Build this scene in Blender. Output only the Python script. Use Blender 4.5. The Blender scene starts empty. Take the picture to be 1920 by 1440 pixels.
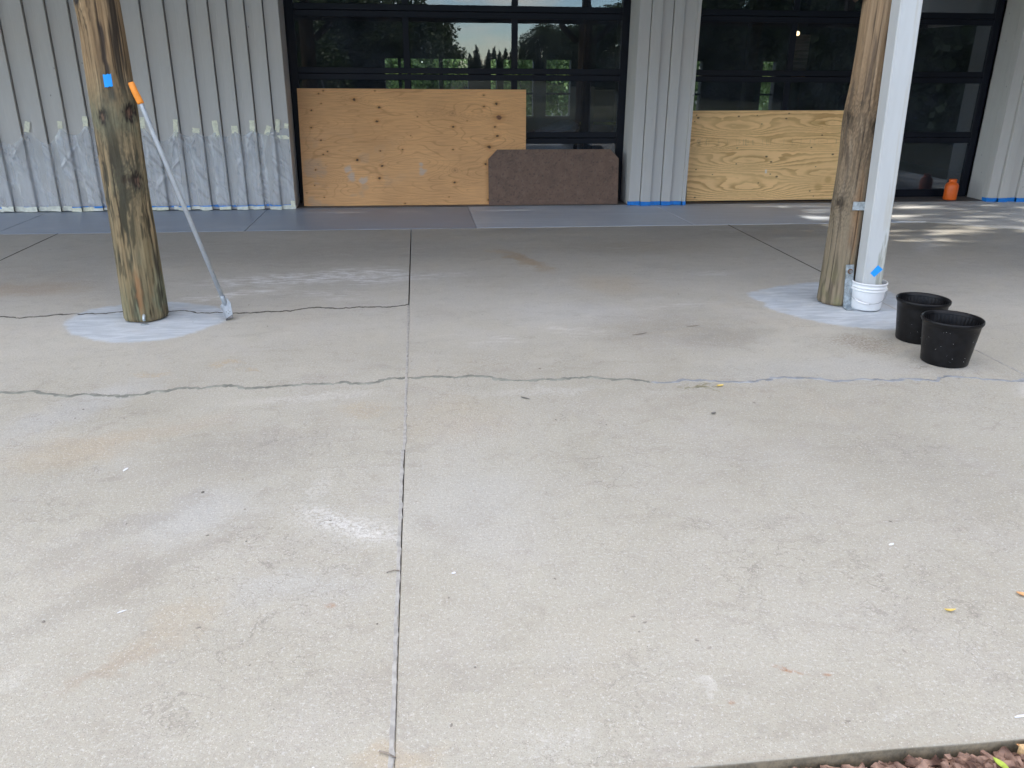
import bpy, bmesh, math, random
import numpy as np
from mathutils import Matrix, Vector

scene = bpy.context.scene
COL = scene.collection
random.seed(7)
RNG = np.random.default_rng(11)

# ------------------------------------------------------------------ camera
cd = bpy.data.cameras.new('camera')
cam = bpy.data.objects.new('camera', cd)
COL.objects.link(cam)
RX = Vector((0.9936, -0.1124, 0.0082)).normalized()
FW = Vector((0.1046, 0.9257, -0.3635)).normalized()
UP = RX.cross(FW).normalized()
RX = FW.cross(UP).normalized()
m = Matrix((RX, UP, -FW)).transposed().to_4x4()
m.translation = (0, 0, 1.45)
cam.matrix_world = m
cd.sensor_fit = 'HORIZONTAL'
cd.sensor_width = 36.0
cd.lens = 1517.6 / 1920 * 36
cd.clip_start = 0.05
cd.clip_end = 2000
scene.camera = cam

# ------------------------------------------------------------------ light
SUN_DIR = Vector((0.90, 0.02, 0.42)).normalized()      # towards the sun
world = bpy.data.worlds.new('World')
scene.world = world
world.use_nodes = True
wn, wl_ = world.node_tree.nodes, world.node_tree.links
wn.clear()
w_out = wn.new('ShaderNodeOutputWorld')
w_bg = wn.new('ShaderNodeBackground')
w_bg.inputs['Strength'].default_value = 0.12
sky = wn.new('ShaderNodeTexSky')
sky.sky_type = 'NISHITA'
sky.sun_disc = False
sky.sun_elevation = math.asin(SUN_DIR.z)
sky.sun_rotation = math.atan2(SUN_DIR.x, SUN_DIR.y)
sky.air_density = 1.0
sky.dust_density = 0.3
sky.altitude = 1500
sky.ozone_density = 3.0
tc = wn.new('ShaderNodeTexCoord')
mp = wn.new('ShaderNodeMapping')
mp.inputs['Scale'].default_value = (1.6, 1.6, 4.5)
mp.inputs['Location'].default_value = (1.35, 2.2, 0.6)
cn = wn.new('ShaderNodeTexNoise')
cn.inputs['Scale'].default_value = 2.3
cn.inputs['Detail'].default_value = 9
cn.inputs['Roughness'].default_value = 0.56
cr = wn.new('ShaderNodeMapRange')
cr.interpolation_type = 'SMOOTHSTEP'
cr.inputs['From Min'].default_value = 0.43
cr.inputs['From Max'].default_value = 0.64
cm = wn.new('ShaderNodeMix')
cm.data_type = 'RGBA'
cm.inputs['B'].default_value = (7.3, 6.4, 5.2, 1)
wl_.new(tc.outputs['Generated'], mp.inputs['Vector'])
wl_.new(mp.outputs[0], cn.inputs['Vector'])
wl_.new(cn.outputs['Fac'], cr.inputs['Value'])
wl_.new(cr.outputs[0], cm.inputs['Factor'])
wl_.new(sky.outputs[0], cm.inputs['A'])
wl_.new(cm.outputs['Result'], w_bg.inputs['Color'])
wl_.new(w_bg.outputs[0], w_out.inputs[0])

sd = bpy.data.lights.new('sun', 'SUN')
sd.energy = 2.0
sd.angle = math.radians(0.53)
sd.color = (1.0, 0.93, 0.83)
sun = bpy.data.objects.new('sun', sd)
COL.objects.link(sun)
sun.location = (30, -5, 20)
sun.rotation_euler = (-SUN_DIR).to_track_quat('-Z', 'Y').to_euler()

vs = scene.view_settings
vs.view_transform = 'Standard'
vs.look = 'None'
vs.gamma = 1.0
vs.use_curve_mapping = False
vs.exposure = 2.58

# ------------------------------------------------------------------ noise
_P = np.random.default_rng(3).permutation(256)
_P = np.concatenate([_P, _P, _P])
_G = np.random.default_rng(4).normal(size=(256, 3))
_G /= np.linalg.norm(_G, axis=1)[:, None]

def perlin(x, y, z=0.0):
    x, y, z = np.broadcast_arrays(np.asarray(x, float), np.asarray(y, float), np.asarray(z, float))
    xi, yi, zi = np.floor(x).astype(int), np.floor(y).astype(int), np.floor(z).astype(int)
    xf, yf, zf = x - xi, y - yi, z - zi
    u, v, w = (t * t * t * (t * (t * 6 - 15) + 10) for t in (xf, yf, zf))
    def g(a, b, c):
        h = _P[(_P[(_P[(xi + a) & 255] + yi + b) & 255] + zi + c) & 255]
        k = _G[h]
        return k[..., 0] * (xf - a) + k[..., 1] * (yf - b) + k[..., 2] * (zf - c)
    L = lambda a, b, t: a + (b - a) * t
    return L(L(L(g(0, 0, 0), g(1, 0, 0), u), L(g(0, 1, 0), g(1, 1, 0), u), v),
             L(L(g(0, 0, 1), g(1, 0, 1), u), L(g(0, 1, 1), g(1, 1, 1), u), v), w) * 1.5

def fbm(x, y, z=0.0, o=4, r=0.5):
    s, a, f = 0.0, 1.0, 1.0
    for i in range(o):
        s = s + a * perlin(np.asarray(x) * f + i * 17.3, np.asarray(y) * f - i * 9.1, np.asarray(z) * f + i * 5.7)
        a *= r
        f *= 2.0
    return s

def sstep(a, b, x):
    t = np.clip((x - a) / (b - a), 0, 1)
    return t * t * (3 - 2 * t)

# ------------------------------------------------------------------ materials
class NT:
    def __init__(self, name):
        self.m = bpy.data.materials.new(name)
        self.m.use_nodes = True
        self.t = self.m.node_tree
        self.t.nodes.clear()
    def n(self, typ, **kw):
        nd = self.t.nodes.new('ShaderNode' + typ)
        for k, v in kw.items():
            setattr(nd, k, v)
        return nd
    def link(self, a, b):
        self.t.links.new(a, b)
    def put(self, sock, v):
        if isinstance(v, bpy.types.NodeSocket):
            self.link(v, sock)
        else:
            sock.default_value = v
    def math(self, op, a, b=0.5, c=0.0, clamp=False):
        nd = self.n('Math', operation=op, use_clamp=clamp)
        for i, v in enumerate((a, b, c)):
            self.put(nd.inputs[i], v)
        return nd.outputs[0]
    def ramp(self, v, a, b, c=0.0, d=1.0, smooth=True):
        nd = self.n('MapRange', interpolation_type='SMOOTHSTEP' if smooth else 'LINEAR')
        self.put(nd.inputs['Value'], v)
        for k, q in zip(('From Min', 'From Max', 'To Min', 'To Max'), (a, b, c, d)):
            nd.inputs[k].default_value = q
        return nd.outputs[0]
    def mix(self, f, a, b, blend='MIX'):
        nd = self.n('Mix', data_type='RGBA', blend_type=blend)
        self.put(nd.inputs['Factor'], f)
        for s, v in (('A', a), ('B', b)):
            if isinstance(v, tuple) and len(v) == 3:
                v = (*v, 1)
            self.put(nd.inputs[s], v)
        return nd.outputs['Result']
    def noise(self, vec, scale, detail=3, rough=0.5, dist=0.0, color=False):
        nd = self.n('TexNoise')
        nd.inputs['Scale'].default_value = scale
        nd.inputs['Detail'].default_value = detail
        nd.inputs['Roughness'].default_value = rough
        nd.inputs['Distortion'].default_value = dist
        if vec is not None:
            self.link(vec, nd.inputs['Vector'])
        return nd.outputs['Color' if color else 'Fac']
    def voro(self, vec, scale, feature='F1', out='Distance', rnd=1.0):
        nd = self.n('TexVoronoi', feature=feature)
        nd.inputs['Scale'].default_value = scale
        nd.inputs['Randomness'].default_value = rnd
        self.link(vec, nd.inputs['Vector'])
        return nd.outputs[out]
    def mapping(self, vec, loc=(0, 0, 0), rot=(0, 0, 0), scale=(1, 1, 1), typ='POINT'):
        nd = self.n('Mapping', vector_type=typ)
        self.link(vec, nd.inputs['Vector'])
        nd.inputs['Location'].default_value = loc
        nd.inputs['Rotation'].default_value = rot
        nd.inputs['Scale'].default_value = scale
        return nd.outputs[0]
    def bump(self, h, strength=0.3, dist=0.002, normal=None):
        nd = self.n('Bump')
        nd.inputs['Strength'].default_value = strength
        nd.inputs['Distance'].default_value = dist
        self.link(h, nd.inputs['Height'])
        if normal is not None:
            self.link(normal, nd.inputs['Normal'])
        return nd.outputs[0]
    def pos(self):
        return self.n('NewGeometry').outputs['Position']
    def obj(self):
        return self.n('TexCoord').outputs['Object']
    def attr(self, name):
        return self.n('Attribute', attribute_name=name).outputs['Color']
    def surf(self, color, rough=0.6, metal=0.0, normal=None, spec=0.5, **kw):
        b = self.n('BsdfPrincipled')
        if isinstance(color, tuple) and len(color) == 3:
            color = (*color, 1)
        self.put(b.inputs['Base Color'], color)
        self.put(b.inputs['Roughness'], rough)
        self.put(b.inputs['Metallic'], metal)
        self.put(b.inputs['Specular IOR Level'], spec)
        for k, v in kw.items():
            self.put(b.inputs[k], v)
        if normal is not None:
            self.link(normal, b.inputs['Normal'])
        return b.outputs[0]
    def done(self, shader):
        o = self.n('OutputMaterial')
        self.link(shader, o.inputs['Surface'])
        return self.m

def simple(name, color, rough=0.6, metal=0.0, var=0.12, nscale=12, bump=0.0, bscale=80, spec=0.5, stretch=(1, 1, 1)):
    t = NT(name)
    v = t.mapping(t.obj(), scale=stretch)
    n = t.noise(v, nscale, 4, 0.6)
    lo = tuple(c * (1 - var) for c in color)
    hi = tuple(min(1, c * (1 + var)) for c in color)
    c = t.mix(t.ramp(n, 0.3, 0.7), lo, hi)
    r = t.ramp(n, 0.3, 0.7, max(0, rough - 0.07), min(1, rough + 0.07))
    nm = t.bump(t.noise(v, bscale, 3), bump, 0.002) if bump else None
    return t.done(t.surf(c, r, metal, nm, spec))

def concrete_mat(primer=False):
    t = NT('primed_concrete' if primer else 'patio_concrete')
    p = t.pos()
    flat = t.mapping(p, scale=(1, 1, 0))
    big = t.noise(flat, 0.55, 4, 0.55, 0.4)
    mid = t.noise(flat, 2.6, 5, 0.6, 0.6)
    c = t.mix(t.ramp(big, 0.32, 0.68), (0.415, 0.395, 0.340), (0.475, 0.458, 0.402))
    c = t.mix(t.ramp(mid, 0.40, 0.75, 0, 0.55), c, (0.45, 0.432, 0.40))
    c = t.mix(t.ramp(t.noise(t.mapping(flat, loc=(9, 4, 0)), 1.7, 5, 0.65), 0.52, 0.78, 0, 0.6), c, (0.345, 0.318, 0.280))
    warm = t.noise(t.mapping(flat, loc=(3, 8, 0)), 1.1, 4, 0.6)
    c = t.mix(t.ramp(warm, 0.55, 0.8, 0, 0.40), c, (0.45, 0.395, 0.315))
    # under tones the roofed part slightly darker; fore marks the open end
    sep = t.n('SeparateXYZ')
    t.link(p, sep.inputs[0])
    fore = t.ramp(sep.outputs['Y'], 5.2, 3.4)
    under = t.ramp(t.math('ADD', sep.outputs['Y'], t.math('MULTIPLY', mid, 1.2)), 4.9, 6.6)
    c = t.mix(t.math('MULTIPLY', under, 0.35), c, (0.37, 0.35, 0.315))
    # stains, each with its own place and shape
    warp = t.n('VectorMath', operation='MULTIPLY_ADD')
    t.link(t.noise(flat, 5.0, 5, 0.65, color=True), warp.inputs[0])
    warp.inputs[1].default_value = (0.34, 0.34, 0)
    off = t.n('VectorMath', operation='SUBTRACT')
    t.link(flat, off.inputs[0])
    off.inputs[1].default_value = (0.17, 0.17, 0)
    t.link(off.outputs[0], warp.inputs[2])
    warp2 = t.n('VectorMath', operation='MULTIPLY_ADD')
    t.link(t.noise(flat, 9.0, 5, 0.65, color=True), warp2.inputs[0])
    warp2.inputs[1].default_value = (0.10, 0.10, 0)
    off2 = t.n('VectorMath', operation='SUBTRACT')
    t.link(flat, off2.inputs[0])
    off2.inputs[1].default_value = (0.05, 0.05, 0)
    t.link(off2.outputs[0], warp2.inputs[2])
    brk = t.noise(flat, 60, 6, 0.75)
    brk2 = t.noise(t.mapping(flat, rot=(0, 0, 0.25), scale=(2.2, 9, 1)), 3, 5, 0.7)
    W, D, O, B, R = (0.70, 0.70, 0.69), (0.20, 0.185, 0.165), (0.47, 0.355, 0.215), (0.47, 0.478, 0.485), (0.36, 0.16, 0.06)
    S = [  # x, y, rx, ry, angle, colour, strength, breakup 0 none 1 fine 2 streaky
        (-0.95, 5.95, 0.75, 0.22, 8, W, 1.0, 2), (-0.42, 6.02, 0.42, 0.30, -10, W, 1.0, 2), (-1.25, 5.55, 0.45, 0.10, 20, W, 0.75, 2),
        (-0.7, 5.5, 0.4, 0.10, 0, W, 0.5, 2), (0.05, 5.95, 0.35, 0.12, 20, W, 0.5, 2), (-0.5, 5.35, 0.3, 0.08, 6, W, 0.35, 2),
        (-0.25, 2.40, 0.17, 0.045, -28, W, 1.0, 3), (-0.36, 2.50, 0.13, 0.035, -42, W, 0.9, 3), (-0.29, 2.44, 0.34, 0.11, -32, W, 0.5, 3), (-0.42, 2.68, 0.15, 0.05, 80, W, 0.4, 1),
        (-0.80, 2.55, 0.30, 0.15, 40, B, 0.5, 0), (-0.40, 2.10, 0.25, 0.12, 0, B, 0.35, 0), (0.15, 2.5, 0.3, 0.4, 0, B, 0.25, 0),
        (0.82, 6.45, 0.10, 0.50, 20, (0.36, 0.26, 0.15), 0.7, 0), (0.62, 6.75, 0.10, 0.09, 0, O, 0.45, 0), (1.35, 5.6, 0.3, 0.35, 20, O, 0.25, 0),
        (-1.36, 4.0, 0.10, 0.055, 0, O, 0.8, 1), (-1.05, 4.12, 0.09, 0.05, 0, O, 0.8, 1), (-0.9, 4.0, 0.05, 0.03, 0, O, 0.7, 1),
        (-1.45, 3.1, 0.30, 0.20, 30, O, 0.26, 0), (-1.15, 3.28, 0.35, 0.12, 25, O, 0.20, 0), (-0.28, 3.45, 0.12, 0.10, 0, O, 0.4, 1),
        (-0.72, 1.95, 0.20, 0.07, 50, O, 0.2, 0), (-0.85, 1.78, 0.16, 0.05, 50, (0.34, 0.26, 0.18), 0.35, 0), (-0.10, 1.40, 0.12, 0.06, 0, O, 0.35, 0),
        (-0.75, 3.05, 0.45, 0.30, 20, D, 0.22, 0), (-0.9, 2.2, 0.6, 0.08, 45, D, 0.22, 0), (-1.05, 2.45, 0.5, 0.07, 45, D, 0.2, 0),
        (0.898, 1.611, 0.040, 0.011, -27, R, 1.0, 3), (0.93, 1.592, 0.050, 0.006, -24, R, 0.5, 3), (1.0, 1.57, 0.012, 0.006, -10, R, 0.9, 0), (0.72, 1.50, 0.010, 0.008, 0, R, 0.9, 1),
        (-0.30, 1.99, 0.022, 0.014, 0, R, 0.7, 1), (0.70, 1.575, 0.035, 0.03, 0, W, 0.45, 0), (1.10, 1.43, 0.05, 0.02, 0, W, 0.35, 1),
        (0.25, 1.42, 0.10, 0.05, 30, W, 0.25, 1), (-1.08, 1.75, 0.07, 0.04, 40, W, 0.3, 1), (-0.55, 1.50, 0.10, 0.05, 0, W, 0.15, 1),
        (1.46, 4.50, 0.55, 0.50, 0, D, 0.28, 0), (1.75, 4.30, 0.35, 0.22, 20, D, 0.28, 0), (2.50, 4.15, 0.22, 0.16, 0, (0.22, 0.16, 0.10), 0.75, 1),
        (2.42, 4.12, 0.35, 0.20, 0, D, 0.35, 1), (0.40, 4.38, 0.20, 0.10, 20, W, 0.35, 2), (0.80, 4.55, 0.35, 0.08, -25, W, 0.35, 2),
        (0.9, 4.9, 0.5, 0.3, 0, B, 0.3, 0), (1.7, 5.0, 0.35, 0.10, 12, W, 0.3, 2), (0.55, 3.60, 0.45, 0.06, 0, W, 0.4, 1),
        (-1.55, 3.62, 0.15, 0.5, -35, B, 0.5, 0), (-0.55, 3.62, 0.40, 0.06, 6, W, 0.45, 1), (2.1, 3.75, 0.8, 0.22, 0, B, 0.35, 0),
        (3.05, 3.32, 0.22, 0.16, 0, W, 0.5, 0), (-3.2, 6.2, 1.2, 0.6, 0, D, 0.25, 0), (-0.9, 6.9, 2.2, 0.5, 0, D, 0.25, 0),
        (-2.8, 5.8, 0.6, 0.25, 0, (0.33, 0.25, 0.17), 0.5, 0), (3.3, 7.4, 1.6, 0.4, 0, D, 0.3, 0), (3.0, 7.6, 0.35, 0.09, 0, W, 0.35, 2),
        (2.2, 5.85, 0.22, 0.10, 0, W, 0.4, 2), (4.6, 6.9, 0.12, 0.7, -35, W, 0.35, 0), (5.6, 6.0, 1.3, 0.9, 0, D, 0.3, 0),
        (1.9, 6.9, 0.9, 0.4, 0, (0.30, 0.25, 0.18), 0.35, 0), (0.1, 3.3, 0.3, 0.3, 0, O, 0.15, 0), (1.9, 2.6, 0.4, 0.5, 0, D, 0.12, 0),
    ]
    for x, y, rx, ry, a, col, st, bk in S:
        v = t.mapping(warp2.outputs[0] if bk == 3 else off.outputs[0] if rx < 0.03 else warp.outputs[0], (x if rx >= 0.03 else x - 0.17, y if rx >= 0.03 else y - 0.17, 0), (0, 0, math.radians(a)), (rx, ry, 1), 'TEXTURE')
        ln = t.n('VectorMath', operation='LENGTH')
        t.link(v, ln.inputs[0])
        f = t.ramp(ln.outputs['Value'], 1.25, 0.25, 0, st)
        if bk in (1, 3):
            f = t.math('MULTIPLY', f, t.ramp(brk, 0.38, 0.62))
        if bk == 2:
            f = t.math('MULTIPLY', f, t.ramp(brk2, 0.42, 0.62))
        c = t.mix(f, c, col)
    # trowel swirls, blotches and hairline crazing
    sw = t.noise(t.mapping(warp.outputs[0], rot=(0, 0, 0.5), scale=(1.2, 6, 1)), 2.4, 5, 0.6, 1.2)
    c = t.mix(t.ramp(sw, 0.50, 0.72, 0, 0.30), c, (0.50, 0.485, 0.445))
    c = t.mix(t.ramp(sw, 0.46, 0.30, 0, 0.30), c, (0.30, 0.278, 0.24))
    bl = t.noise(flat, 11, 5, 0.7)
    c = t.mix(t.ramp(bl, 0.52, 0.75, 0, 0.40), c, (0.30, 0.275, 0.235))
    c = t.mix(t.ramp(bl, 0.45, 0.25, 0, 0.35), c, (0.52, 0.50, 0.455))
    cz = t.voro(warp.outputs[0], 7.5, 'DISTANCE_TO_EDGE')
    cz2 = t.voro(warp.outputs[0], 17, 'DISTANCE_TO_EDGE')
    czm = t.ramp(t.noise(t.mapping(flat, loc=(2, 7, 0)), 1.6, 3, 0.5), 0.42, 0.62)
    czl = t.math('MAXIMUM', t.ramp(cz, 0.016, 0.004), t.math('MULTIPLY', t.ramp(cz2, 0.022, 0.006), 0.6))
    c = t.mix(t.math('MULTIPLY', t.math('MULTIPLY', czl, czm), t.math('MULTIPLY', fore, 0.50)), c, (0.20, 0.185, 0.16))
    c = t.mix(t.math('MULTIPLY', fore, 0.55), c, t.mix(1.0, c, (0.76, 0.745, 0.675), 'MULTIPLY'))  # open end coloured darker to offset the stronger skylight there
    # aggregate and pores
    sp = t.noise(flat, 250, 3, 0.65)
    sp2 = t.noise(t.mapping(flat, loc=(5, 5, 0)), 90, 3, 0.7)
    c = t.mix(t.math('MULTIPLY', t.ramp(sp, 0.50, 0.72, 0, 0.6), t.math('ADD', t.math('MULTIPLY', fore, 0.7), 0.3)), c, (0.20, 0.185, 0.165))
    c = t.mix(t.ramp(sp2, 0.53, 0.70, 0, 0.42), c, (0.28, 0.26, 0.235))
    c = t.mix(t.ramp(sp2, 0.46, 0.30, 0, 0.5), c, (0.58, 0.565, 0.535))
    vd = t.voro(flat, 210)
    vc = t.voro(flat, 210, out='Color')
    vsep = t.n('SeparateColor')
    t.link(vc, vsep.inputs[0])
    g = t.math('MULTIPLY', t.ramp(vd, 0.34, 0.22), t.ramp(vsep.outputs[0], 0.84, 0.90))
    c = t.mix(t.math('MULTIPLY', g, t.math('MULTIPLY', fore, 0.7)), c, (0.64, 0.60, 0.53))
    dk = t.math('MULTIPLY', t.ramp(vd, 0.36, 0.24), t.ramp(vsep.outputs[1], 0.90, 0.93))
    c = t.mix(t.math('MULTIPLY', dk, 0.6), c, (0.16, 0.15, 0.135))
    edge = t.math('MULTIPLY', t.ramp(t.math('ADD', sep.outputs['Z'], t.math('MULTIPLY', mid, 0.012)), 0.005, -0.004), 0.92)
    c = t.mix(edge, c, t.mix(t.ramp(t.noise(p, 28, 6, 0.75), 0.35, 0.65), (0.045, 0.038, 0.022), (0.25, 0.205, 0.13)))
    rim = t.math('MULTIPLY', t.ramp(t.math('ADD', sep.outputs['Y'], t.math('MULTIPLY', sp2, -0.05)), 1.335, 1.285), 0.35)
    c = t.mix(rim, c, (0.34, 0.30, 0.23))
    if primer:      # grey primer brushed on round a post, thinning out at its ragged rim
        st_ = t.noise(t.mapping(p, rot=(0, 0, 0.3), scale=(1.2, 5, 1)), 4, 5, 0.65, 0.6)
        pc = t.mix(t.ramp(st_, 0.35, 0.68), (0.40, 0.445, 0.485), (0.545, 0.59, 0.63))
        pc = t.mix(t.ramp(t.noise(p, 5, 5, 0.65), 0.50, 0.75, 0, 0.6), pc, (0.49, 0.495, 0.49))
        pc = t.mix(t.ramp(t.noise(p, 120, 3, 0.7), 0.55, 0.75, 0, 0.35), pc, (0.33, 0.345, 0.36))
        sc_ = t.n('SeparateColor')
        t.link(t.attr('Col'), sc_.inputs[0])
        e_ = t.math('ADD', sc_.outputs[0], t.math('MULTIPLY', t.math('SUBTRACT', t.noise(p, 16, 6, 0.72), 0.5), 0.9))
        c = t.mix(t.ramp(e_, 0.12, 0.62, 0, 0.95), c, pc)
    h = t.math('ADD', t.math('MULTIPLY', sp, 0.6), t.math('ADD', sp2, t.math('MULTIPLY', g, 0.3)))
    nm = t.bump(h, 0.55, 0.004)
    rough = t.ramp(mid, 0.3, 0.7, 0.62, 0.85)
    return t.done(t.surf(c, rough, 0, nm, 0.35))

def coat_mat(name, base, dark, light, rough=0.42, streak=(0.6, 6, 1)):
    t = NT(name)
    p = t.pos()
    s = t.noise(t.mapping(p, scale=streak), 2.2, 5, 0.62, 0.5)
    n = t.noise(p, 1.4, 4, 0.6)
    c = t.mix(t.ramp(s, 0.35, 0.7), dark, base)
    c = t.mix(t.ramp(n, 0.5, 0.75, 0, 0.7), c, light)
    f = t.noise(p, 140, 3, 0.6)
    c = t.mix(t.ramp(f, 0.55, 0.75, 0, 0.25), c, tuple(k * 0.7 for k in dark))
    nm = t.bump(t.math('ADD', f, t.math('MULTIPLY', s, 2.0)), 0.25, 0.003)
    return t.done(t.surf(c, t.ramp(s, 0.3, 0.7, rough - 0.1, rough + 0.15), 0, nm, 0.5))

def siding_mat():
    t = NT('siding_paint')
    p = t.pos()
    v = t.mapping(p, scale=(9, 9, 0.9))
    g = t.noise(v, 3, 5, 0.65, 0.3)
    c = t.mix(t.ramp(g, 0.3, 0.72), (0.49, 0.467, 0.437), (0.515, 0.492, 0.46))
    sm = t.noise(t.mapping(p, loc=(4, 0, 1)), 5.5, 4, 0.6)
    c = t.mix(t.ramp(sm, 0.68, 0.82, 0, 0.45), c, (0.33, 0.32, 0.30))
    vd = t.voro(t.mapping(p, scale=(1, 1, 0.5)), 9)
    c = t.mix(t.ramp(vd, 0.055, 0.03, 0, 0.75), c, (0.13, 0.115, 0.10))
    saw = t.noise(t.mapping(p, scale=(5, 5, 160)), 1, 3, 0.6)
    nm = t.bump(t.math('ADD', t.math('MULTIPLY', g, 0.8), t.math('MULTIPLY', saw, 0.8)), 0.18, 0.003)
    return t.done(t.surf(c, 0.68, 0, nm, 0.4))

def vcol_mat(name, rough=0.7, bump=0.3, stretch=(60, 60, 4), spec=0.35, grain=0.35, bdist=0.003):
    t = NT(name)
    c = t.attr('Col')
    g = t.noise(t.mapping(t.obj(), scale=stretch), 1, 4, 0.6)
    c = t.mix(t.ramp(g, 0.3, 0.75, 0.0, grain), c, t.mix(1.0, c, (0.55, 0.5, 0.45), 'MULTIPLY'))
    nm = t.bump(g, bump, bdist)
    return t.done(t.surf(c, rough, 0, nm, spec))

def glass_mat():
    t = NT('door_glass')
    tr = t.n('BsdfTransparent')
    tr.inputs['Color'].default_value = (0.60, 0.66, 0.72, 1)
    gl = t.n('BsdfGlossy')
    gl.inputs['Roughness'].default_value = 0.0
    w = t.noise(t.obj(), 1.1, 2)
    t.link(t.bump(w, 0.06, 0.012), gl.inputs['Normal'])
    fr = t.n('Fresnel')
    fr.inputs['IOR'].default_value = 1.62
    f = t.math('MULTIPLY', fr.outputs[0], 1.45, clamp=True)
    mx = t.n('MixShader')
    t.link(f, mx.inputs[0])
    t.link(tr.outputs[0], mx.inputs[1])
    t.link(gl.outputs[0], mx.inputs[2])
    df = t.n('BsdfDiffuse')
    df.inputs['Color'].default_value = (0.50, 0.56, 0.66, 1)  # bluish veil in the colour imitates reflected haze, lifting the dark panes
    d2 = t.n('MixShader')
    t.link(t.ramp(t.noise(t.pos(), 2.6, 5, 0.65), 0.3, 0.75, 0.012, 0.040), d2.inputs[0])
    t.link(mx.outputs[0], d2.inputs[1])
    t.link(df.outputs[0], d2.inputs[2])
    return t.done(d2.outputs[0])

def film_mat():
    t = NT('clear_plastic_film')
    tr = t.n('BsdfTransparent')
    tr.inputs['Color'].default_value = (0.95, 0.955, 0.96, 1)
    p = t.obj()
    n = t.noise(t.mapping(p, rot=(0, 0.75, 0), scale=(5, 1, 0.7)), 2.2, 3, 0.5, 0.3)
    pr = t.surf((0.76, 0.77, 0.79), 0.14, 0, None, 0.8)
    f = t.ramp(n, 0.35, 0.70, 0.24, 0.48)
    mx = t.n('MixShader')
    t.link(f, mx.inputs[0])
    t.link(tr.outputs[0], mx.inputs[1])
    t.link(pr, mx.inputs[2])
    return t.done(mx.outputs[0])

def leaf_mat(name, a, b, trans=0.35):
    t = NT(name)
    n = t.noise(t.pos(), 1.3, 3)
    n2 = t.n('ObjectInfo').outputs['Random']
    c = t.mix(t.ramp(n, 0.3, 0.7), a, b)
    pr = t.surf(c, 0.55, 0, None, 0.4)
    tl = t.n('BsdfTranslucent')
    t.link(c, tl.inputs['Color'])
    mx = t.n('MixShader')
    mx.inputs[0].default_value = trans
    t.link(pr, mx.inputs[1])
    t.link(tl.outputs[0], mx.inputs[2])
    return t.done(mx.outputs[0])

def ground_mat():
    t = NT('lawn_soil')
    p = t.pos()
    n = t.noise(p, 0.7, 6, 0.65)
    f = t.noise(p, 30, 4, 0.7)
    c = t.mix(t.ramp(n, 0.35, 0.65), (0.026, 0.036, 0.014), (0.045, 0.045, 0.024))
    c = t.mix(t.ramp(f, 0.45, 0.75, 0, 0.6), c, (0.07, 0.065, 0.035))
    d = t.n('VectorMath', operation='LENGTH')
    t.link(t.mapping(p, scale=(0.5, 1, 0)), d.inputs[0])
    c = t.mix(t.ramp(d.outputs['Value'], 4.5, 3.2), c, (0.075, 0.045, 0.032))
    return t.done(t.surf(c, 0.9, 0, t.bump(f, 0.6, 0.03), 0.2))

M = {}
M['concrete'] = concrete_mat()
M['coat'] = coat_mat('grey_floor_coat', (0.38, 0.435, 0.515), (0.29, 0.335, 0.41), (0.44, 0.485, 0.545))
M['coat_bright'] = coat_mat('fresh_grey_floor_coat', (0.60, 0.645, 0.71), (0.50, 0.545, 0.61), (0.66, 0.69, 0.73), 0.5)
M['patch'] = concrete_mat(True)
M['sealant'] = simple('grey_sealant', (0.35, 0.34, 0.315), 0.6, 0, 0.2, 30, 0.3, 60)
M['sealant_green'] = simple('aged_green_sealant', (0.21, 0.215, 0.185), 0.75, 0, 0.35, 14, 0.5, 90)
M['siding'] = siding_mat()
M['sealant_blue'] = simple('blue_grey_sealant', (0.25, 0.265, 0.28), 0.6, 0, 0.3, 14, 0.4, 90)
M['frame'] = simple('dark_aluminium', (0.0045, 0.006, 0.011), 0.5, 0.0, 0.2, 6, 0.05, 60, 0.2)
M['glass'] = glass_mat()
M['film'] = film_mat()
M['mask_tape'] = simple('masking_tape', (0.76, 0.745, 0.58), 0.75, 0, 0.12, 40, 0.2, 200)
M['mask_tape_pale'] = simple('faded_masking_tape', (0.70, 0.70, 0.60), 0.75, 0, 0.15, 25, 0.2, 200)
M['blue_tape'] = simple('blue_tape', (0.012, 0.20, 0.62), 0.6, 0, 0.10, 30, 0.15, 250)
M['bright_tape'] = simple('bright_blue_tape', (0.008, 0.30, 0.80), 0.6, 0, 0.08, 30, 0.15, 250)
M['ply'] = vcol_mat('plywood_face', 0.62, 0.25, (8, 8, 140), 0.3, 0.12, bdist=0.0015)
M['ply_edge'] = simple('plywood_edge', (0.46, 0.32, 0.18), 0.7, 0, 0.3, 40, 0.2, 120, stretch=(1, 12, 1))
M['log'] = vcol_mat('treated_log', 0.8, 0.8, (90, 90, 5), 0.25, bdist=0.006)
M['white_vinyl'] = vcol_mat('white_pipe_paint', 0.4, 0.05, (20, 20, 3), 0.5, 0.10)
M['white_plastic'] = simple('white_bucket_plastic', (0.66, 0.675, 0.69), 0.35, 0, 0.03, 8)
M['black_plastic'] = simple('black_pot_plastic', (0.006, 0.006, 0.007), 0.40, 0, 0.3, 30, 0.15, 40, 0.22)
M['orange_plastic'] = simple('orange_bottle_plastic', (0.75, 0.13, 0.015), 0.4, 0, 0.08, 10)
M['orange_grip'] = simple('orange_rubber_grip', (0.80, 0.27, 0.03), 0.55, 0, 0.08, 20)
M['galv'] = simple('galvanised_steel', (0.42, 0.47, 0.50), 0.42, 0.75, 0.3, 45, 0.1, 120)
M['pole'] = simple('grey_pole', (0.47, 0.51, 0.55), 0.38, 0.35, 0.08, 20)
M['head'] = simple('grey_scraper_steel', (0.27, 0.30, 0.325), 0.5, 0.4, 0.15, 30)
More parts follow.
